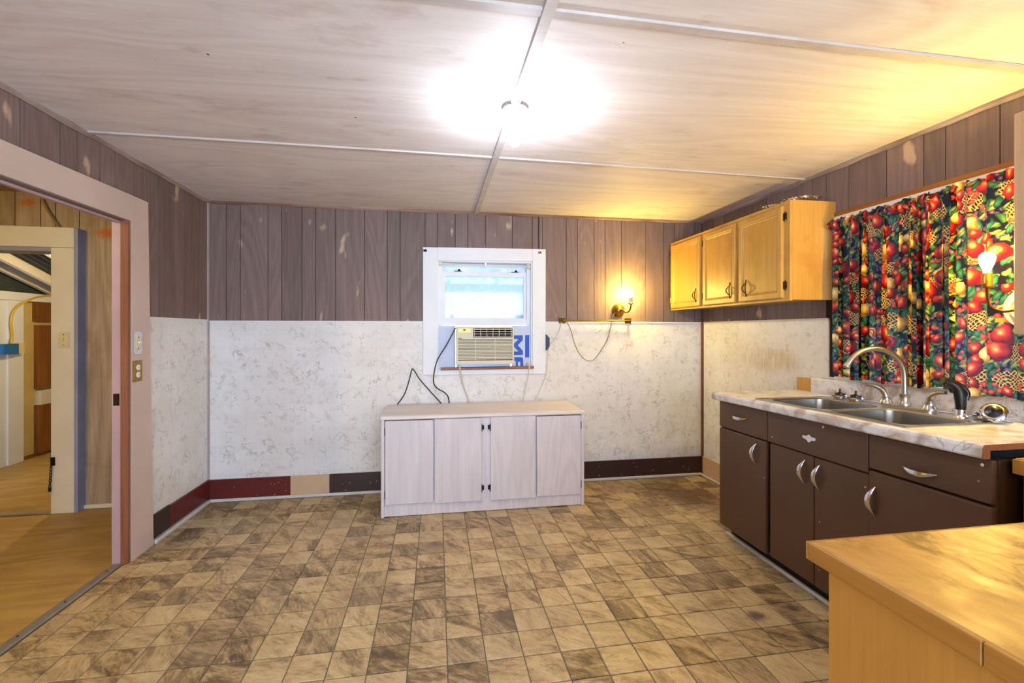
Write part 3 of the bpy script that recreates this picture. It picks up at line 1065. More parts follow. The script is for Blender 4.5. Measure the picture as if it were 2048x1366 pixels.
def lx(c): return .7993 - (1065 - (860 + c / 7.877)) * .00428
def lz(c): return 1.304 - ((640 + c / 7.877) - 661) * .00428


for poly in ([(1322, 240), (1468, 240), (1468, 318), (1388, 395), (1470, 480), (1470, 550), (1322, 550), (1322, 495), (1400, 492), (1322, 412), (1322, 378), (1400, 300), (1322, 295)],
             [(1335, 582), (1455, 582), (1475, 605), (1475, 725), (1430, 725), (1430, 655), (1392, 655), (1392, 725), (1355, 725), (1355, 640), (1335, 640)],
             [(1505, 238), (1572, 238), (1572, 588), (1505, 588)]):
    bm = prism(bmesh.new(), [(min(lx(a), .786), max(lz(b), .9865)) for a, b in poly], 'y', YB + .0052, YB + .0062)
    O('printed_letter', bm, M['blueprint'], fb)
tag(O('window_stick', tube(bmesh.new(), [(.030, YB - .0345, .990), (.806, YB - .0345, .994)], .012, 12), woodmat('dowel', '8a5a44', 'a87660', axis='x', rings=3), None, True),
    'round brown wooden dowel lying along the bottom of the window', 'dowel')

# ---- air conditioner
AX0, AX1, AZ0, AZ1, AY = .152, .626, 1.030, 1.336, 3.700
ac = T('air_conditioner', ((AX0 + AX1) / 2, YB, .986), 'beige window air conditioner with slatted grille', 'air conditioner')
O('casing', B(AX0 + .012, AX1 - .012, AY + .03, YB + .33, AZ0 - .0, AZ1 - .004, bev=.004), plain('galvanised_case', 'aab4c4', .45, .5), ac)
O('support_tray', B(AX0 + .01, AX1 - .02, YB - .018, YB + .30, .986, AZ0 - .002), plain('steel_tray', '8fa0c0', .4, .5), ac)
bm = bmesh.new()
# front bezel: surround with openings for louvre and grille
fy0, fy1 = AY, AY + .05
box(bm, AX0, AX0 + .016, fy0, fy1, AZ0, AZ1)
box(bm, AX1 - .012, AX1, fy0, fy1, AZ0, AZ1)
box(bm, AX0 + .016, AX1 - .012, fy0, fy1, AZ0, AZ0 + .030)
box(bm, AX0 + .016, AX1 - .012, fy0, fy1, AZ1 - .014, AZ1)
box(bm, AX0 + .016, AX1 - .012, fy0, fy1, 1.234, 1.248)
box(bm, AX0 + .120, AX0 + .138, fy0 + .0005, fy1, 1.248, AZ1 - .014)
O('bezel', bm, M['acbody'], ac)
O('grille_back', B(AX0 + .016, AX1 - .012, AY + .022, AY + .030, AZ0 + .03, 1.234), M['acdark'], ac)
O('louver_back', B(AX0 + .138, AX1 - .012, AY + .030, AY + .036, 1.248, AZ1 - .014), M['acdark'], ac)
nsl = 14
for k in range(nsl):
    z = AZ0 + .036 + (1.232 - AZ0 - .036) * (k + .5) / nsl
    O('grille_slat', B(AX0 + .016, AX1 - .012, AY + .003, AY + .018, z - .0045, z + .0032), M['acbody'], ac)
for xx in (.31, .47):
    O('grille_rib', B(xx - .002, xx + .002, AY + .006, AY + .021, AZ0 + .03, 1.233), M['acbody'], ac)
for k in range(4):
    z = 1.248 + .074 * (k + .5) / 4
    O('louver_vane', B(AX0 + .139, AX1 - .013, AY + .006, AY + .016, z - .0026, z + .0026), M['acbody'], ac)
for k in range(7):
    x = AX0 + .150 + .305 * k / 6
    O('louver_fin', B(x - .002, x + .002, AY + .016, AY + .029, 1.249, AZ1 - .015), M['foam'], ac)
cp = O('control_panel', B(AX0 + .016, AX0 + .120, AY + .004, AY + .02, 1.248, AZ1 - .014), M['acbody'], ac)
O('amber_plate', B(AX0 + .018, AX0 + .118, AY + .002, AY + .0045, 1.287, AZ1 - .016), M['acpanel'], cp)
O('display', B(AX0 + .058, AX0 + .078, AY + .0008, AY + .0025, 1.302, 1.314), M['black'], cp)
O('emblem', B(AX0 + .018, AX0 + .045, AY - .0008, AY + .0005, 1.2375, 1.2425), M['acdark'], ac)


def cord(name, pts, r, mat, label, n=6):
    return tag(O(name, tube(bmesh.new(), smoothpath(pts, n), r, 7), M[mat], None, True), label, 'cord')


cord('power_cord', [(.160, 3.745, 1.315), (.146, 3.735, 1.322), (.130, 3.722, 1.29), (.076, 3.722, 1.187), (.008, 3.74, 1.074), (-.019, 3.755, .978), (-.027, 3.772, .885), (.0, 3.782, .833), (.06, 3.782, .795), (.092, 3.784, .754), (.104, 3.785, .66)],
     .0045, 'black', 'black cord hanging from the air conditioner down behind the dresser')
cord('looped_cord', [(-.320, 3.782, .66), (-.316, 3.782, .703), (-.261, 3.775, .786), (-.226, 3.77, .886), (-.202, 3.77, .982), (-.186, 3.77, .986), (-.135, 3.77, .904), (-.048, 3.775, .801), (.037, 3.782, .702), (.06, 3.785, .66)],
     .0045, 'black', 'black cord in a peaked loop above the left of the dresser')
cord('pale_cord', [(.181, 3.73, 1.04), (.182, 3.72, 1.02), (.197, 3.745, .922), (.225, 3.77, .82), (.25, 3.782, .758), (.27, 3.785, .66)], .006, 'whitecord', 'thick pale cord from under the air conditioner to the dresser')
cord('pale_cord', [(.748, 3.80, 1.01), (.752, 3.77, 1.028), (.765, 3.752, 1.007), (.756, 3.765, .902), (.735, 3.782, .806), (.714, 3.785, .66)], .005, 'whitecord', 'thin pale cord over the dowel at the window corner')
cord('tan_cord', [(1.054, 3.785, 1.382), (1.032, 3.786, 1.3), (.988, 3.786, 1.223), (.949, 3.782, 1.181), (.933, 3.784, 1.096), (.918, 3.784, .926), (.866, 3.784, .808), (.795, 3.785, .66)], .0038, 'whitecord',
     'tan cord running from the towel bar down past the window casing')
cord('sconce_cord', [(1.050, 3.770, 1.376), (1.073, 3.762, 1.394), (1.095, 3.765, 1.377), (1.135, 3.778, 1.308), (1.166, 3.783, 1.201), (1.207, 3.785, 1.115), (1.251, 3.785, 1.063), (1.305, 3.785, 1.04), (1.35, 3.785, 1.057), (1.405, 3.785, 1.126), (1.464, 3.785, 1.221), (1.496, 3.785, 1.33), (1.51, 3.780, 1.417), (1.540, 3.785, 1.462)],
     .003, 'browncord', 'tan cord drooping in a deep loop below the wall sconce')
bm = prism(bmesh.new(), [(.9135, 1.270), (.922, 1.268), (.946, 1.238), (.946, 1.170), (.922, 1.136), (.9135, 1.134)], 'y', 3.770, 3.797)
tag(O('plug_adapter', bm, M['navy']), 'dark navy plug adapter at the right edge of the window casing', 'plug')
cord('roof_wire', [(.858, YB - .006, 1.998), (.856, YB - .006, 2.12), (.857, YB - .006, 2.275)], .005, 'black', 'black wire running up the panelling above the window corner')

# ---- towel bar
tb = T('towel_bar', (1.06, YB, 1.36), 'bronze towel bar with square ends along the panelling edge', 'towel bar')
for xx in (1.062, 1.660):
    bm = B(xx - .030, xx + .030, YB - .012, YB - .0005, 1.366, 1.412, bev=.003)
    e = O('end_plate', bm, M['bronze'], tb)
    O('post', B(xx - .010, xx + .010, YB - .040, YB - .012, 1.381, 1.399, bev=.002), M['bronze'], e)
O('bar', tube(bmesh.new(), [(1.055, YB - .036, 1.390), (1.668, YB - .036, 1.390)], .006, 10), M['brass'], tb, True)

# ---- wall sconce by the corner
ss = T('wall_sconce', (1.570, YB, 1.485), 'brass wall sconce with a bare candle bulb on the back wall panelling', 'lamp')
pc = (1.572, YB, 1.480)
O('back_plate', lathe(bmesh.new(), [(.060, 0), (.058, .006), (.048, .012), (.044, .020), (.030, .028), (.026, .034), (.012, .042), (0, .043)], pc, (0, -1, 0), 28), M['brass'], ss, True)
O('arm', tube(bmesh.new(), smoothpath([(1.572, YB - .04, 1.480), (1.578, YB - .075, 1.478), (1.60, YB - .10, 1.462), (1.622, YB - .105, 1.466), (1.640, YB - .105, 1.495), (1.645, YB - .105, 1.530)]), .006, 8), M['bronze'], ss, True)
k = O('socket', lathe(bmesh.new(), [(.006, 0), (.018, .006), (.020, .014), (.014, .02), (.014, .058), (.012, .062)], (1.645, YB - .105, 1.525), (0, 0, 1), 16), M['nickel'], ss, True)
O('key_switch', tube(bmesh.new(), [(1.630, YB - .105, 1.538), (1.614, YB - .108, 1.541)], .003, 6), M['bronze'], k, True)
bulb(ss, (1.645, YB - .105, 1.625), (0, 0, 1), .017, .060, M['bulbwarm'], LAMP_SCONCE, WARM)

# ---- ceiling lampholder
cl = T('ceiling_lampholder', (.340, 1.985, H), 'white porcelain ceiling lampholder with a lit bare bulb', 'lamp')
O('base', lathe(bmesh.new(), [(.056, 0), (.056, .016), (.050, .024), (.026, .030), (.022, .034), (.022, .058), (.018, .060)], (.340, 1.985, H - .012), (0, 0, -1), 32), M['ceilporc'], cl, True)
for a in (.6, 3.7):
    O('screw', lathe(bmesh.new(), [(.005, 0), (.004, .002), (0, .0025)], (.340 + .038 * math.cos(a), 1.985 + .038 * math.sin(a), H - .036), (0, 0, -1), 10), M['darkmetal'], cl)
bulb(cl, (.340, 1.985, H - .145), (0, 0, -1), .030, .090, M['bulbcool'], LAMP_KITCHEN, COOL)

# ================================================================== DRESSER
dr = T('low_dresser', (.35, 3.50, 0), 'long low whitewashed dresser with four plain doors under the window', 'dresser')
dx0, dx1, dy0, dy1 = -.384, 1.085, 3.263, 3.765
ft = .708
O('side_panel', B(dx0, dx0 + .024, dy0, dy1, 0, ft - .026, bev=.006, seg=2), M['dresser'], dr)
O('side_panel', B(dx1 - .024, dx1, dy0, dy1, 0, ft - .026, bev=.006, seg=2), M['dresser'], dr)
bm = bmesh.new()
prism(bm, [(dy0 - .002, ft - .022), (dy0 + .006, ft - .030), (dy1, ft - .030), (dy1, ft), (dy0 + .012, ft), (dy0 + .001, ft - .006)], 'x', dx0, dx1)
O('top', bm, M['dressertop'], dr)
O('back_panel', B(dx0 + .024, dx1 - .024, dy1 - .012, dy1, .02, ft - .031), M['dresser'], dr)
O('bottom_shelf', B(dx0 + .024, dx1 - .024, dy0 + .02, dy1 - .012, .08, .10), M['dresser'], dr)
O('kick_board', B(dx0 + .024, dx1 - .024, dy0 + .016, dy0 + .020, .004, .098), M['dresser'], dr)
O('center_stile', B(.314, .384, dy0 + .013, dy0 + .024, .098, ft - .031), M['dresser'], dr)
O('divider', B(-.026, -.012, dy0 + .024, dy1 - .02, .10, ft - .032), M['dresser'], dr)
O('divider', B(.712, .726, dy0 + .024, dy1 - .02, .10, ft - .032), M['dresser'], dr)
for a, b, z0, z1, yo in ((-.357, -.0255, .088, .672, .003), (-.0165, .318, .082, .676, -.004), (.380, .7135, .080, .678, -.004), (.7225, 1.0595, .084, .672, .003)):
    O('door', B(a, b, dy0 + yo, dy0 + yo + .0155, z0, z1, bev=.003), M['dresser'], dr)
for xx, zz in ((.327, .607), (.327, .172), (.371, .607), (.371, .172)):
    sg = -1 if xx < .35 else 1
    bm = bmesh.new()
    box(bm, xx - .008, xx + .008, dy0 + .004, dy0 + .0129, zz - .015, zz + .015)
    box(bm, xx + sg * .006, xx + sg * .011, dy0 - .008, dy0 + .0095, zz - .027, zz + .027)
    O('hinge', bm, M['darkmetal'], dr)
for xx, zz in ((-.3585, .60), (-.3585, .16), (1.0605, .60), (1.0605, .16)):
    O('hinge', B(xx - .0015, xx + .0015, dy0 - .001, dy0 + .012, zz - .027, zz + .027), M['darkmetal'], dr)

# ================================================================== SINK CABINET RUN
CX, CY0, CY1 = 1.762, 1.19, 2.63
WARP[0] = lambda v: Vector((v.x, v.y, v.z + .024 * (2.63 - v.y) / 1.44 * max(0, min(1, (v.z - .1) / .8))))
sk = T('sink_cabinet', (2.07, 1.91, 0), 'brown enamelled metal sink cabinet with chrome crescent handles', 'cabinet')
bz, tz = .088, .866
O('end_panel', B(CX + .02, XR - .006, CY1 - .012, CY1, bz, tz), M['brown'], sk)
bm = bmesh.new()
box(bm, CX + .018, CX + .13, CY0 - .001, CY0 + .03, bz, tz, bev=.010, seg=2)
box(bm, CX + .13, XR - .006, CY0 + .010, CY0 + .022, bz, tz)
O('end_panel', bm, M['brownpost'], sk)
O('base_panel', B(CX + .02, XR - .006, CY0 + .022, CY1 - .012, bz, bz + .012), M['brown'], sk)
O('toe_kick', B(CX + .085, CX + .10, CY0 + .02, CY1, .0, bz), M['black'], sk)
O('face_frame', B(CX + .022, CX + .034, CY0 + .03, CY1 - .012, bz + .012, tz), M['brownpost'], sk)
y_a, y_b = 2.205, 1.622       # joints between left, middle and right units


def pull(parent, p, axis, ln, r=.0105, out=.024, sweep=.012):
    """chrome crescent handle on a -x facing front; axis 'z' or 'y'"""
    bm = bmesh.new()
    n = 12
    rings = []
    x, y, z = p
    for k in range(n + 1):
        t = k / n * 2 - 1
        rr = r * (1 - abs(t) ** 2.2) + .0022
        o = out * (1 - t * t) + .002
        s = sweep * (1 - t * t)
        for dz in (0,):
            if axis == 'z': c = Vector((x - o, y + s, z + t * ln / 2)); u = Vector((0, 1, 0))
            else: c = Vector((x - o, y + t * ln / 2, z - s)); u = Vector((0, 0, 1))
        w = Vector((1, 0, 0))
        rings.append([c + u * rr * math.cos(a) + w * rr * .45 * math.sin(a) * (1 + .25 * math.cos(3 * a)) for a in [2 * PI * i / 12 for i in range(12)]])
    loft(bm, rings)
    for e in (-1, 1):
        t = e * .72
        if axis == 'z': c = Vector((x, y + sweep * .45, z + t * ln / 2))
        else: c = Vector((x, y + t * ln / 2, z - sweep * .45))
        tube(bm, [c, c - Vector((out * .5, 0, 0))], .004, 8)
    return O('handle', bm, M['chrome'], parent, True)


fd = .022
br = M['brown']
d = O('drawer', B(CX, CX + fd, y_a + .002, CY1 - .001, .700, tz - .004, bev=.006, seg=2), br, sk)
pull(d, (CX, 2.435, .792), 'y', .125, .009, .020, .010)
O('sink_apron', B(CX + .0005, CX + fd, y_b + .002, y_a - .002, .700, tz - .004, bev=.003), br, sk)
d = O('drawer', B(CX, CX + fd, CY0 + .004, y_b - .002, .722, tz - .004, bev=.006, seg=2), br, sk)
pull(d, (CX, 1.418, .770), 'y', .125, .009, .020, .010)
d = O('door', B(CX, CX + fd, y_a + .012, CY1 - .001, bz, .694, bev=.006, seg=2), br, sk)
pull(d, (CX, 2.290, .610), 'z', .118)
d = O('door', B(CX + .012, CX + fd + .01, 1.912, y_a - .004, bz, .694, bev=.004), br, sk)
pull(d, (CX + .012, 1.962, .606), 'z', .118)
d = O('door', B(CX + .012, CX + fd + .01, y_b + .004, 1.908, bz, .694, bev=.004), br, sk)
pull(d, (CX + .012, 1.876, .604), 'z', .118)
d = O('door', B(CX, CX + fd, CY0 + .004, y_b - .002, bz, .714, bev=.006, seg=2), br, sk)
pull(d, (CX, 1.590, .596), 'z', .118)
# winged emblem on the apron
ew = plain('white_emblem', 'e4e2ea', .35, .2)
pts = [(-.038, .008), (-.012, .009), (-.010, .012), (0, .018), (.010, .012), (.012, .009), (.038, .008), (.036, -.004), (.020, -.006), (.010, -.010), (.004, -.018), (-.004, -.018), (-.010, -.010), (-.020, -.006), (-.036, -.004)]
e = O('emblem', prism(bmesh.new(), [(1.925 + a, .776 + b) for a, b in pts], 'x', CX - .003, CX + .001), ew, sk)
e['label'] = 'white winged emblem on the apron'
O('emblem_lines', prism(bmesh.new(), [(1.925 - .030, .7795), (1.925 + .030, .7795), (1.925 + .029, .7782), (1.925 - .029, .7782)], 'x', CX - .0038, CX - .0029), M['nickel'], e)
for yy, zz in ((1.845, .845), (1.222, .842)):
    O('screw_cap', lathe(bmesh.new(), [(.006, 0), (.005, .002), (0, .003)], (CX + .001, yy, zz), (-1, 0, 0), 10), M['creampaint'], sk)

# ---- countertop with sink cut-out
ct = T('sink_countertop', (2.05, 1.9, .87), 'marbled laminate countertop with backsplash around the sink', 'countertop')
SKX0, SKX1, SKY0, SKY1 = 1.775, 2.240, 1.480, 2.265    # cut-out
cz0, cz1 = .870, .915
bm = bmesh.new()
prof = [(1.722, cz0), (1.718, cz0 + .006), (1.717, cz1 - .014), (1.721, cz1 - .004), (1.730, cz1), (SKX0, cz1), (SKX0, cz1 - .02), (1.745, cz1 - .02), (1.745, cz0)]
prism(bm, prof, 'y', CY0, CY1 + .012)
box(bm, SKX0, SKX1, SKY1, CY1 + .012, cz1 - .02, cz1)
box(bm, SKX0, SKX1, CY0, SKY0, cz1 - .02, cz1)
box(bm, SKX1, XR - .004, CY0, CY1 + .012, cz1 - .02, cz1)
O('worktop', bm, M['marble'], ct)
bm = bmesh.new()
prism(bm, [(XR - .030, cz1), (XR - .030, .992), (XR - .026, 1.004), (XR - .014, 1.008), (XR - .004, 1.008), (XR - .004, cz1)], 'y', CY0, 2.545)
O('backsplash', bm, M['marble'], ct)
O('backsplash_end_block', B(XR - .030, XR - .004, 2.546, 2.66, cz1 + .0005, .996), M['yellowwood'], ct)
bm = bmesh.new()
prism(bm, [(1.7175, cz0), (1.7175, cz1 - .012), (1.7235, cz1 - .002), (1.732, cz1 - .0006), (XR - .01, cz1 - .0006), (XR - .01, cz1 - .0195), (1.7455, cz1 - .0195), (1.7455, cz0)], 'y', CY0 - .002, CY0 + .001)
q = O('bare_end', bm, M['core'], ct)
q['label'] = 'bare brown particle board end'

# ---- stainless sink
si = T('kitchen_sink', (2.0, 1.87, cz1), 'stainless double bowl sink set in the marbled countertop', 'sink')
rx0, rx1, ry0, ry1, rz = 1.748, 2.262, 1.462, 2.285, cz1 + .0035
b1 = (1.785, 2.150, 1.885, 2.255)
b2 = (1.785, 2.150, 1.490, 1.860)
bm = bmesh.new()
for a in ((rx0, b1[0], ry0, ry1), (b1[1], rx1, ry0, ry1), (b1[0], b1[1], ry0, b2[2]), (b1[0], b1[1], b2[3], b1[2]), (b1[0], b1[1], b1[3], ry1)):
    box(bm, *a, cz1 + .0005, rz)
# raised outer bead
tube(bm, [(rx0 + .004, ry0 + .004, rz), (rx1 - .004, ry0 + .004, rz), (rx1 - .004, ry1 - .004, rz), (rx0 + .004, ry1 - .004, rz), (rx0 + .004, ry0 + .004, rz)], .0035, 8)
O('rim', bm, M['steel'], si)


def rrect(x0, x1, y0, y1, r, z, n=6):
    out = []
    for cx, cy, a0 in ((x1 - r, y1 - r, 0), (x0 + r, y1 - r, PI / 2), (x0 + r, y0 + r, PI), (x1 - r, y0 + r, 1.5 * PI)):
        for k in range(n + 1):
            a = a0 + PI / 2 * k / n
            out.append((cx + r * math.cos(a), cy + r * math.sin(a), z))
    return out


for bb_ in (b1, b2):
    x0, x1, y0, y1 = bb_
    r1 = rrect(x0, x1, y0, y1, .065, rz)
    r0 = []
    cx, cy = (x0 + x1) / 2, (y0 + y1) / 2
    for x, y, z in r1:
        s = min((x1 - x0) / 2 / max(abs(x - cx), 1e-6), (y1 - y0) / 2 / max(abs(y - cy), 1e-6))
        r0.append((cx + (x - cx) * s, cy + (y - cy) * s, rz))
    r2 = rrect(x0 + .006, x1 - .006, y0 + .006, y1 - .006, .062, rz - .006)
    r3 = rrect(x0 + .012, x1 - .012, y0 + .012, y1 - .012, .060, rz - .14)
    r4 = rrect(x0 + .045, x1 - .045, y0 + .045, y1 - .045, .045, rz - .165)
    bm = bmesh.new()
    loft(bm, [r0, r1, r2, r3, r4], True, False, True)
    q = O('bowl', bm, M['steel'], si, True)
    O('drain', lathe(bmesh.new(), [(.045, 0), (.04, .003), (.03, .001), (0, .001)], (cx, cy, rz - .1648), n=20), M['chrome'], q, True)

# ---- faucet
fa = T('kitchen_faucet', (2.195, 1.82, rz), 'brushed nickel gooseneck faucet with two lever handles', 'faucet')
fx = 2.195
bm = bmesh.new()
loft(bm, [rrect(fx - .028, fx + .028, 1.700, 1.945, .026, rz), rrect(fx - .028, fx + .028, 1.700, 1.945, .026, rz + .010), rrect(fx - .022, fx + .022, 1.706, 1.939, .021, rz + .016)])
O('base_plate', bm, M['nickel'], fa, True)
sy_ = 1.835
O('spout_collar', lathe(bmesh.new(), [(.026, 0), (.026, .012), (.021, .02), (.020, .050), (.022, .055), (.014, .058)], (fx, sy_, rz + .014), n=24), M['nickel'], fa, True)
pts = [(fx, sy_, rz + .04), (fx, sy_, 1.055)]
R = .135
for k in range(13):
    a = PI * k / 12 * .86
    pts.append((fx - R + R * math.cos(a), sy_ + .055 * (1 - math.cos(a)) / 2, 1.070 + R * math.sin(a)))
O('spout', tube(bmesh.new(), smoothpath(pts, 3), .0125, 16), M['nickel'], fa, True)
e0 = Vector(pts[-2]); e1 = Vector(pts[-1]); dd = (e1 - e0).normalized()
O('aerator', lathe(bmesh.new(), [(.014, 0), (.0155, .004), (.0155, .018), (.010, .020)], e1 - dd * .004, dd, 16), M['chrome'], fa, True)
for yy, sg in ((1.925, 1), (1.722, -1)):
    q = O('handle_base', lathe(bmesh.new(), [(.028, 0), (.027, .008), (.022, .016), (.019, .028), (.020, .034), (0, .036)], (fx, yy, rz + .012), n=24), M['nickel'], fa, True)
    pth = smoothpath([(fx, yy, rz + .03), (fx - .002, yy + sg * .003, rz + .060), (fx - .008, yy + sg * .020, rz + .083), (fx - .016, yy + sg * .050, rz + .096), (fx - .022, yy + sg * .082, rz + .099)], 4)
    n = len(pth)
    q2 = O('lever', tube(bmesh.new(), pth, [.016 - .009 * (k / (n - 1)) for k in range(n)], 12), M['nickel'], q, True)
# ---- side sprayer
sp = T('side_sprayer', (2.185, 1.592, rz), 'black side sprayer in a chrome holder beside the faucet', 'sprayer')
O('holder', lathe(bmesh.new(), [(.027, 0), (.026, .006), (.019, .012), (.017, .034), (.014, .036)], (2.185, 1.592, rz), n=20), M['chrome'], sp, True)
pth = smoothpath([(2.185, 1.592, rz + .030), (2.185, 1.592, rz + .070), (2.180, 1.596, rz + .115), (2.160, 1.606, rz + .142), (2.130, 1.620, rz + .155)], 4)
n = len(pth)
O('spray_head', tube(bmesh.new(), pth, [.0165 + .004 * math.sin(PI * min(1, k / (n * .8))) for k in range(n)], 14), M['blackpl'], sp, True)
O('trigger', tube(bmesh.new(), smoothpath([(2.200, 1.582, rz + .075), (2.204, 1.580, rz + .105), (2.190, 1.590, rz + .132), (2.172, 1.600, rz + .146)], 4), .009, 10), M['blackpl'], sp, True)


# ---- sink strainers
def strainer(p, ax, label):
    s = T('sink_strainer', p, label, 'sink strainer', 'sink basket strainers')
    O('basket', lathe(bmesh.new(), [(.030, 0), (.034, .006), (.040, .011), (.041, .014), (.036, .019), (.028, .021), (0, .021)], p, ax, 24), M['chrome'], s, True)
    p2 = Vector(p) + Vector(ax).normalized() * .020
    O('stopper', lathe(bmesh.new(), [(.026, 0), (.027, .003), (.025, .009), (.014, .013), (.006, .015), (.0055, .030), (.004, .033), (0, .034)], p2, ax, 20), M['blackpl'], s, True)
    for k in range(12):
        a = 2 * PI * k / 12
        axv = Vector(ax).normalized(); u = axv.orthogonal().normalized(); v = axv.cross(u)
        c = Vector(p) + axv * .0165 + .037 * (math.cos(a) * u + math.sin(a) * v)
        O('drain_hole', lathe(bmesh.new(), [(.003, 0), (.003, .0022), (0, .0024)], c, axv, 6), M['black'], s)


strainer((2.214, 2.205, rz + .001), (0, 0, 1), 'sink strainer standing farthest left behind the sink bowls')
strainer((2.214, 2.108, rz + .001), (0, 0, 1), 'sink strainer nearest the faucet handle, second from the left')
strainer((2.215, 1.528, rz + .001), (0, 0, 1), 'sink strainer lying flat under the tilted one')
strainer((2.190, 1.478, rz + .034), (-.75, -.42, .55), 'sink strainer tilted against the flat one at the right of the sink')
WARP[0] = None
cord('thin_wire', [(2.325, 1.535, 1.03), (2.318, 1.53, .99), (2.312, 1.51, .965), (2.30, 1.475, .955), (2.295, 1.44, .955)], .0017, 'whitecord', 'thin white wire hanging onto the counter, left of its twin')
cord('thin_wire', [(2.325, 1.520, 1.03), (2.320, 1.512, 1.0), (2.315, 1.49, .972), (2.305, 1.46, .962), (2.30, 1.43, .962)], .0017, 'whitecord', 'thin white wire hanging onto the counter, right of its twin')
# quarter round on the floor before the toe kick
trim(B(CX + .058, CX + .083, 1.40, 2.66, 0, .020, bev=.006), M['shoe'], 'white quarter round strip on the floor before the sink cabinet')

# ================================================================== UPPER CABINET (far)
UX, UY0, UY1, UZ0, UZ1 = 2.078, 2.392, 3.780, 1.482, 2.078
uc = T('wall_cabinet', ((UX + XR) / 2, 3.08, UZ0), 'honey maple wall cabinet with three raised-panel doors', 'cabinet')
bm = bmesh.new()
box(bm, UX + .001, XR - .001, UY0 + .018, UY1, UZ0 + .012, UZ0 + .026)
box(bm, UX + .001, XR - .001, UY0 + .018, UY1, UZ1 - .018, UZ1 - .002)
box(bm, XR - .008, XR - .001, UY0 + .018, UY1, UZ0 + .026, UZ1 - .018)
box(bm, UX + .001, XR - .001, UY1 - .016, UY1, UZ0 + .026, UZ1 - .018)
O('carcass', bm, M['yellowwood'], uc)
O('end_panel', B(UX + .001, XR - .001, UY0, UY0 + .0175, UZ0 + .006, UZ1 + .002), M['yellowwood'], uc)
bm = bmesh.new()
f0, f1 = UX - .018, UX
for a, b in ((UY0, UY0 + .050), (2.842, 2.880), (3.268, 3.306), (UY1 - .030, UY1)):
    box(bm, f0, f1, a, b, UZ0, UZ1)
for z0, z1 in ((UZ0, UZ0 + .030), (UZ1 - .038, UZ1)):
    for a, b in ((UY0 + .05, 2.842), (2.880, 3.268), (3.306, UY1 - .03)):
        box(bm, f0, f1 - .0005, a, b, z0, z1)
O('face_frame', bm, M['yellowwood'], uc)


def raised_door(x, y0, y1, z0, z1, parent):
    bm = bmesh.new()
    rings = []
    for ins, dx in ((0, 0), (.000, -.012), (.006, -.018), (.034, -.018), (.040, -.013), (.046, -.016), (.052, -.012), (.075, -.012)):
        rings.append([(x + dx, y0 + ins, z0 + ins), (x + dx, y1 - ins, z0 + ins), (x + dx, y1 - ins, z1 - ins), (x + dx, y0 + ins, z1 - ins)])
    loft(bm, rings)
    return O('door', bm, M['yellowwood'], parent)


def oval_pull(parent, x, y, z):
    bm = bmesh.new()
    for s in (-1, 1):
        tube(bm, smoothpath([(x, y, z + s * .058), (x - .003, y, z + s * .048), (x - .004, y, z + s * .036)], 3), [.0012, .003, .005, .003, .0035, .004, .0035][:7], 7)
        lathe(bm, [(.006, 0), (.005, .004), (0, .005)], (x, y, z + s * .043), (-1, 0, 0), 10)
    for s in (-1, 1):
        pts = [(x - .004 - .016 * math.sin(PI * k / 10), y + s * .017 * math.sin(PI * k / 10), z - .034 + .068 * k / 10) for k in range(11)]
        tube(bm, pts, .0035, 7)
    return O('handle', bm, M['bronze'], parent, True)


def fhinge(parent, x, y, z):
    bm = B(x - .004, x, y - .012, y + .012, z - .020, z + .020, bev=.002)
    tube(bm, [(x - .006, y + .010, z - .022), (x - .006, y + .010, z + .022)], .004, 7)
    tube(bm, [(x - .003, y, z + .018), (x - .003, y, z + .032)], [.006, .001], 7)
    tube(bm, [(x - .003, y, z - .018), (x - .003, y, z - .032)], [.006, .001], 7)
    return O('hinge', bm, M['bronze'], parent, True)


for (a, b, hy, hg) in ((3.300, 3.756, 3.356, 3.770), (2.872, 3.262, 2.925, 3.272), (2.436, 2.836, 2.755, 2.426)):
    dd_ = raised_door(f0, a, b, UZ0 + .016, UZ1 - .026, uc)
    oval_pull(dd_, f0 - .017, hy, 1.586)
    for zz in (1.575, 1.985):
        fhinge(uc, f0, hg - .002 if hg > 3 else hg - .002, zz)


# crumpled foil on top of it
def foil(pts, wd, label, seed):
    rnd = random.Random(seed)
    bm = bmesh.new()
    rings = []
    P = smoothpath(pts, 10)
    for i, p in enumerate(P):
        t = (P[min(i + 1, len(P) - 1)] - P[max(i - 1, 0)]).normalized()
        a = Vector((-t.y, t.x, 0)).normalized()
        e = min(1, min(i, len(P) - 1 - i) / 4 + .35)
        rings.append([p + (a * wd * math.cos(q) + Vector((0, 0, 1)) * wd * .62 * math.sin(q)) * e * rnd.uniform(.55, 1.25) for q in [2 * PI * k / 9 for k in range(9)]])
    loft(bm, rings)
    zmin = min(v.co.z for v in bm.verts)
    for v in bm.verts: v.co.z = max(v.co.z, UZ1 + .003)
    return tag(O('aluminium_foil', bm, M['foil']), label, 'foil')


foil([(2.088, 2.66, 2.100), (2.095, 2.60, 2.098), (2.11, 2.54, 2.090)], .014, 'small twist of crumpled foil on the front edge of the maple cabinet', 3)
foil([(2.095, 2.50, 2.092), (2.12, 2.43, 2.098), (2.20, 2.412, 2.104), (2.30, 2.415, 2.110)], .018, 'long crumpled foil strip over the cabinet corner nearest the curtain', 5)
foil([(2.075, 3.75, 2.088), (2.085, 3.68, 2.088), (2.08, 3.60, 2.085)], .008, 'flat scrap of foil on the far end of the maple cabinet', 8)

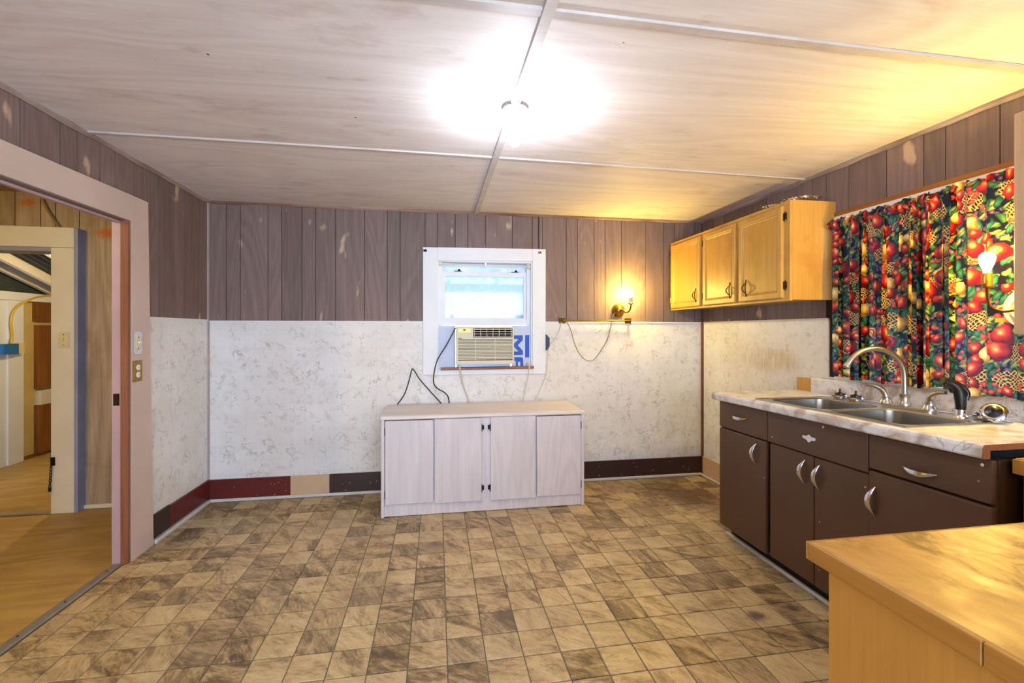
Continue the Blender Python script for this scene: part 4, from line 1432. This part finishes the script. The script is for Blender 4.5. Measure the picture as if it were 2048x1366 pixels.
# ================================================================== SINK WINDOW, CURTAINS
w2 = T('window_2', (XR, 1.87, RZ0), 'louvred window in a white casing behind the fruit curtains', 'window', kind='structure')
O('head_casing', B(XR - .016, XR, 1.30, 2.391, 1.925, 1.986, bev=.002), wp, w2)
O('side_casing', B(XR - .016, XR, 2.340, 2.391, 1.012, 1.924, bev=.002), wp, w2)
O('side_casing', B(XR - .016, XR, 1.317, 1.40, 1.012, 1.924, bev=.002), wp, w2)
O('sill', B(XR - .020, XR + .11, 1.40, 2.34, 1.010, 1.032), wp, w2)
O('jamb', B(XR, XR + .11, RY0, RY0 + .015, RZ0, RZ1), wp, w2)
O('jamb', B(XR, XR + .11, RY1 - .015, RY1, RZ0, RZ1), wp, w2)
O('mullion', B(XR + .03, XR + .08, 1.855, 1.895, RZ0, RZ1), wp, w2)
O('mid_rail', B(XR + .03, XR + .08, RY0, RY1, 1.39, 1.43), wp, w2)
for k in range(11):
    z = 1.46 + .043 * k
    for a, b in ((RY0 + .016, 1.853), (1.897, RY1 - .016)):
        bm = bmesh.new()
        prism(bm, [(XR + .045, z + .020), (XR + .049, z + .022), (XR + .075, z - .010), (XR + .071, z - .012)], 'y', a, b)
        O('louver_slat', bm, wp, w2)
for a, b in ((RY0 + .016, 1.853), (1.897, RY1 - .016)):
    O('pane', B(XR + .052, XR + .056, a, b, RZ0 + .004, 1.39), M['glass'], w2)
trim(B(XR - .012, XR, 1.30, 2.47, 1.986, 2.012), M['orangestrip'], 'orange pine strip above the sink window casing')
rod2 = T('curtain_rod', (2.29, 1.85, 1.93), 'metal curtain rod threaded through the fruit curtains', 'curtain rod')
O('rod', tube(bmesh.new(), [(2.287, 2.372, 1.922), (2.287, 1.325, 1.922)], .005, 8), M['nickel'], rod2, True)
for yy in (2.36, 1.335):
    O('bracket', B(2.285, XR - .016, yy - .004, yy + .004, 1.914, 1.930), M['nickel'], rod2)


def curtain(y0, y1, xb, nf, seed, zb, label, amp=.018, uoff=0.0):
    rnd = random.Random(seed)
    NS, NZ = int(nf * 18), 44
    ph = [(rnd.uniform(0, 6.28), rnd.uniform(.7, 1.3)) for _ in range(6)]

    def fold(s, hz):
        a = 2 * PI * nf * (s + .018 * math.sin(2 * PI * s * 2.3 + ph[0][0]) + .012 * math.sin(2 * PI * s * 5.1 + ph[1][0]) + .004 * hz * math.sin(9 * s + 3 * hz))
        w = math.sin(a) * .62 + .36 * math.sin(a * .53 + ph[2][0]) + .28 * math.sin(a * 1.63 + ph[3][0])
        return w, a
    bm = bmesh.new()
    uvl = bm.loops.layers.uv.new('UVMap')
    grid, uvs = [], []
    for i in range(NS + 1):
        s = i / NS
        row, ur = [], []
        for j in range(NZ + 1):
            hz = j / NZ                     # 0 top .. 1 bottom
            z = 1.952 + (zb - 1.952) * hz
            w, a = fold(s, hz)
            am = amp * (.55 + .6 * min(1, hz * 2.5))
            if z > 1.935: am *= .9
            if 1.912 < z < 1.935: am *= .45
            x = xb + am * w
            if 1.905 < z < 1.94: x = 2.2765 + .002 * w - (.004 if w < 0 else 0)
            if hz < .06: x += .004 * math.sin(a * 3.1 + z * 90)
            yy = y1 + (y0 - y1) * s + am * .45 * math.cos(a)
            zz = z + (.006 * math.sin(a * .5 + 1) + .004 * math.sin(a * 1.9) if j == 0 else 0) + (.006 * math.sin(a * .31 + ph[4][0]) * hz)
            row.append(bm.verts.new((x, yy, zz)))
            ur.append(z)
        grid.append(row)
        uvs.append(ur)
    # arc length per column at mid height
    L = [0.0]
    for i in range(NS):
        L.append(L[-1] + (grid[i + 1][NZ // 2].co - grid[i][NZ // 2].co).length)
    for i in range(NS):
        for j in range(NZ):
            f = bm.faces.new((grid[i][j], grid[i + 1][j], grid[i + 1][j + 1], grid[i][j + 1]))
            for lp, (p, q) in zip(f.loops, ((i, j), (i + 1, j), (i + 1, j + 1), (i, j + 1))):
                lp[uvl].uv = (L[p] + uoff, uvs[p][q])
    o = O('curtain', bm, M['curtain'], None, True)
    return tag(o, label, 'curtain', 'fruit print curtains over the sink')


curtain(1.665, 2.358, 2.290, 13, 4, 1.033, 'gathered fruit print curtain panel beside the maple cabinet', .027)
curtain(1.325, 1.690, 2.272, 4.2, 9, 1.026, 'smoother fruit print curtain panel behind the sink lamp bulb', .013, 2.31)

# ================================================================== NEAR UPPER CABINET AND SINK LAMP
NX, NY1, NZ0, NZ1 = 2.030, 1.313, 1.290, 2.076
woodn = woodmat('bleached_maple', 'a9855c', 'c6a27c', rings=5, rough=.5, tint=.02, stain='a8824c')
nc = T('near_wall_cabinet', (2.2, .95, NZ0), 'plain pale wooden wall cabinet at the right edge above the counter', 'cabinet')
O('carcass', B(NX + .019, XR - .001, .40, NY1 - .001, NZ0 + .004, NZ1 - .002), M['yellowwood'], nc)
O('face_frame', B(NX, NX + .0185, .40, NY1, NZ0, NZ1, bev=.003), woodn, nc)
O('door', B(NX - .016, NX - .0005, .86, 1.24, NZ0 + .03, NZ1 - .03, bev=.004), woodn, nc)
O('door', B(NX - .016, NX - .0005, .45, .85, NZ0 + .03, NZ1 - .03, bev=.004), woodn, nc)
sl = T('sink_lamp', (2.225, 1.40, 1.39), 'lit bare bulb on a bronze arm from a scalloped milk glass plate by the curtain', 'lamp')
O('mount_stick', B(2.228, 2.244, NY1 + .0005, 1.50, 1.338, 1.354), M['yellowwood'], sl)
O('mount_block', B(2.226, 2.250, NY1 + .0005, 1.43, 1.354, 1.43), M['yellowwood'], sl)
pl = (2.226, 1.392, 1.390)
O('scalloped_plate', lathe(bmesh.new(), [(.074, 0), (.077, .004), (.074, .009), (.062, .007), (.058, .014), (.048, .018), (.044, .012), (.030, .014), (.028, .022), (0, .024)], pl, (-1, 0, 0), 96,
                           lambda th, r: (.028 * abs(math.sin(th * 17)) if r > .07 else 0)), M['porcelain'], sl, True)
O('arm', tube(bmesh.new(), smoothpath([(2.204, 1.392, 1.390), (2.180, 1.405, 1.382), (2.165, 1.435, 1.378), (2.156, 1.465, 1.395), (2.153, 1.474, 1.430), (2.152, 1.476, 1.475)]), .0055, 8), M['bronze'], sl, True)
q = O('socket', lathe(bmesh.new(), [(.006, 0), (.016, .008), (.0175, .016), (.0165, .022), (.0165, .058), (.014, .062)], (2.152, 1.476, 1.470), n=18), M['brass'], sl, True)
O('key_switch', tube(bmesh.new(), [(2.138, 1.476, 1.486), (2.124, 1.480, 1.488)], .003, 6), M['bronze'], q, True)
bulb(sl, (2.152, 1.476, 1.590), (0, 0, 1), .026, .085, M['bulbwarm'], LAMP_SINK, WARM)

# ================================================================== BASE CABINET + PENINSULA
bc = T('base_cabinet', (2.1, .97, 0), 'orange wood base cabinet between sink cabinet and peninsula', 'cabinet')
O('body', B(1.842, XR - .004, .775, 1.165, .0, .868), M['yellowwood'], bc)
O('top', B(1.815, XR - .004, .772, 1.172, .8685, .898, bev=.003), M['lamtop'], bc)
O('top_edge', B(1.808, 1.8148, .772, 1.172, .850, .895), M['lamedge'], bc)
pnc = T('peninsula_cabinet', (1.5, .42, 0), 'yellow wooden peninsula cabinet in the right foreground', 'cabinet')
O('side_panel', B(.692, .710, .13, .712, 0, .874), M['peninsulawood'], pnc)
O('back_panel', B(.7105, XR - .004, .697, .712, .0, .874), M['peninsulawood'], pnc)
O('body', B(.711, XR - .004, .14, .696, .10, .870), M['peninsulawood'], pnc)
O('toe_kick', B(.711, XR - .004, .20, .696, .0, .099), M['black'], pnc)
pt = T('peninsula_worktop', (1.5, .42, .875), 'worn yellow laminate worktop of the foreground peninsula', 'worktop')
O('top', B(.690, XR - .004, .10, .751, .8755, .9095, bev=.0025), M['lamtop'], pt)
O('edge_band', B(.684, .6898, .475, .751, .8755, .9085, bev=.0015), M['lamedge'], pt)
O('edge_band', B(.684, .6898, .10, .474, .8755, .9085, bev=.0015), M['lamedge'], pt)
O('edge_band', B(.684, XR - .004, .7512, .7562, .8755, .9085, bev=.0015), M['lamedge'], pt)

# ================================================================== SWITCHES, SMALL THINGS BY THE DOORS
# chrome framed switch on the pink casing
fxx = XL + .02
sw = T('light_switch', (fxx, 2.935, 1.235), 'light switch with a clear scalloped cover on the pink door casing', 'switch')
yc, zc = 2.932, 1.233
pts = [(yc - .040, zc - .050), (yc - .028, zc - .064), (yc + .028, zc - .064), (yc + .040, zc - .050), (yc + .034, zc - .02), (yc + .038, zc), (yc + .034, zc + .02), (yc + .040, zc + .050), (yc + .028, zc + .064), (yc - .028, zc + .064), (yc - .040, zc + .050), (yc - .034, zc + .02), (yc - .038, zc), (yc - .034, zc - .02)]
O('clear_cover', prism(bmesh.new(), pts, 'x', fxx, fxx + .005), M['chrome'], sw)
bm = bmesh.new()
prism(bm, [(yc + .020 * math.cos(a), zc + .048 * math.sin(a)) for a in [2 * PI * k / 16 for k in range(16)]], 'x', fxx + .0045, fxx + .0075)
O('plate', bm, M['ivory'], sw)
O('toggle', B(fxx + .0075, fxx + .018, yc - .005, yc + .005, zc - .004, zc + .010, bev=.002), M['porcelain'], sw)
for dz in (-.032, .032):
    O('screw', lathe(bmesh.new(), [(.004, 0), (.003, .0015), (0, .002)], (fxx + .0075, yc, zc + dz), (1, 0, 0), 8), M['darkmetal'], sw)
oc = T('wall_outlet', (fxx, 2.935, 1.07), 'double outlet with a brass plate on the pink door casing', 'outlet')
zc = 1.071
O('plate', B(fxx, fxx + .005, yc - .040, yc + .040, zc - .060, zc + .060, bev=.002), M['brass'], oc)
for dz in (-.021, .021):
    q = O('socket_face', lathe(bmesh.new(), [(.016, 0), (.016, .004), (.014, .005), (0, .005)], (fxx + .005, yc, zc + dz), (1, 0, 0), 16), M['porcelain'], oc, True)
    for s in (-.005, .005):
        O('slot', B(fxx + .0095, fxx + .0104, yc + s - .001, yc + s + .001, zc + dz - .003, zc + dz + .005), M['black'], q)
# ivory switch on the white frame
s2 = T('light_switch', (-2.622, 3.722, 1.236), 'ivory toggle switch on the white shed door frame', 'switch')
O('plate', B(-2.657, -2.587, 3.716, 3.722, 1.182, 1.292, bev=.002), M['ivory'], s2)
O('toggle', B(-2.627, -2.617, 3.704, 3.716, 1.232, 1.250, bev=.002), M['ivory'], s2)
for zz in (1.20, 1.274):
    O('screw', lathe(bmesh.new(), [(.004, 0), (.003, .0015), (0, .002)], (-2.622, 3.716, zz), (0, -1, 0), 8), M['darkmetal'], s2)
# door chain
ch = T('door_chain', (-2.690, 3.722, .39), 'black door chain hanging from the white shed door frame', 'chain')
O('chain_plate', B(-2.702, -2.676, 3.712, 3.722, .345, .405, bev=.002), M['darkmetal'], ch)
for k in range(8):
    c = Vector((-2.692 - .0012 * k, 3.708, .342 - .020 * k))
    pts = []
    for q in range(11):
        a = 2 * PI * q / 10
        u = Vector((1, 0, 0)) if k % 2 else Vector((0, 1, 0))
        pts.append(c + u * .0065 * math.cos(a) + Vector((0, 0, .0135 * math.sin(a))))
    O('link', tube(bmesh.new(), pts, .0024, 6), M['darkmetal'], ch, True)
O('end_bar', B(-2.708, -2.694, 3.702, 3.714, .165, .195, bev=.002), M['darkmetal'], ch)
cord('hall_cable', [(-2.807, 3.785, 2.298), (-2.80, 3.782, 2.25), (-2.767, 3.782, 2.172), (-2.725, 3.782, 2.10), (-2.689, 3.785, 2.042)], .009, 'browncord', 'brown cable slanting down the hall boards to the white frame')
# shed wiring
jb = T('junction_box', (SX0 + .05, 5.08, 1.12), 'blue plastic electrical box on a white shed stud', 'electrical box')
O('box', B(SX0 + .046, SX0 + .10, 5.0, 5.165, 1.075, 1.175, bev=.003), M['bluepl'], jb)
O('cover_plate', B(SX0 + .046, SX0 + .09, 5.167, 5.235, 1.08, 1.185), M['ivory'], jb)
cord('shed_cable', [(SX0 + .075, 5.11, 1.176), (SX0 + .06, 5.14, 1.26), (SX0 + .06, 5.125, 1.38), (SX0 + .06, 5.16, 1.50), (SX0 + .08, 5.25, 1.585), (SX0 + .09, 5.42, 1.655), (SX0 + .09, 5.70, 1.70)], .010, 'yellowcord', 'yellow electrical cable curving up the shed stud')

# ================================================================== OUTSIDE
S('ground', B(-9, 12, YB + .11, 26, -.5, -.3), M['ground'], 'pale ground outside the window', 'ground')
rp = lambda y: 2.34 - .115 * (y - 3.92)
S('roof_porch', corrugated(-1.7, 4.4, 3.92, rp(3.92), 6.5, rp(6.5), .16, .02), M['porchroof'], 'pale corrugated porch roof outside the window', 'roof')
pr = T('rafters_porch', (.4, 3.92, 2.2), 'timber rafters and beam under the porch roof', 'rafters', kind='structure')
for x in (-.75, .15, .82, 1.9):
    bm = prism(bmesh.new(), [(3.93, rp(3.93) - .10), (3.93, rp(3.93) - .022), (6.45, rp(6.45) - .022), (6.45, rp(6.45) - .10)], 'x', x - .03, x + .03)
    O('rafter', bm, M['creampaint'], pr)
O('eave_beam', B(-1.7, 4.4, 6.36, 6.44, rp(6.4) - .22, rp(6.4) - .10), M['whitepaint'], pr)
for x in (-1.5, 3.4):
    O('porch_post', B(x - .05, x + .05, 6.34, 6.44, -.3, rp(6.4) - .22), M['whitepaint'], pr)
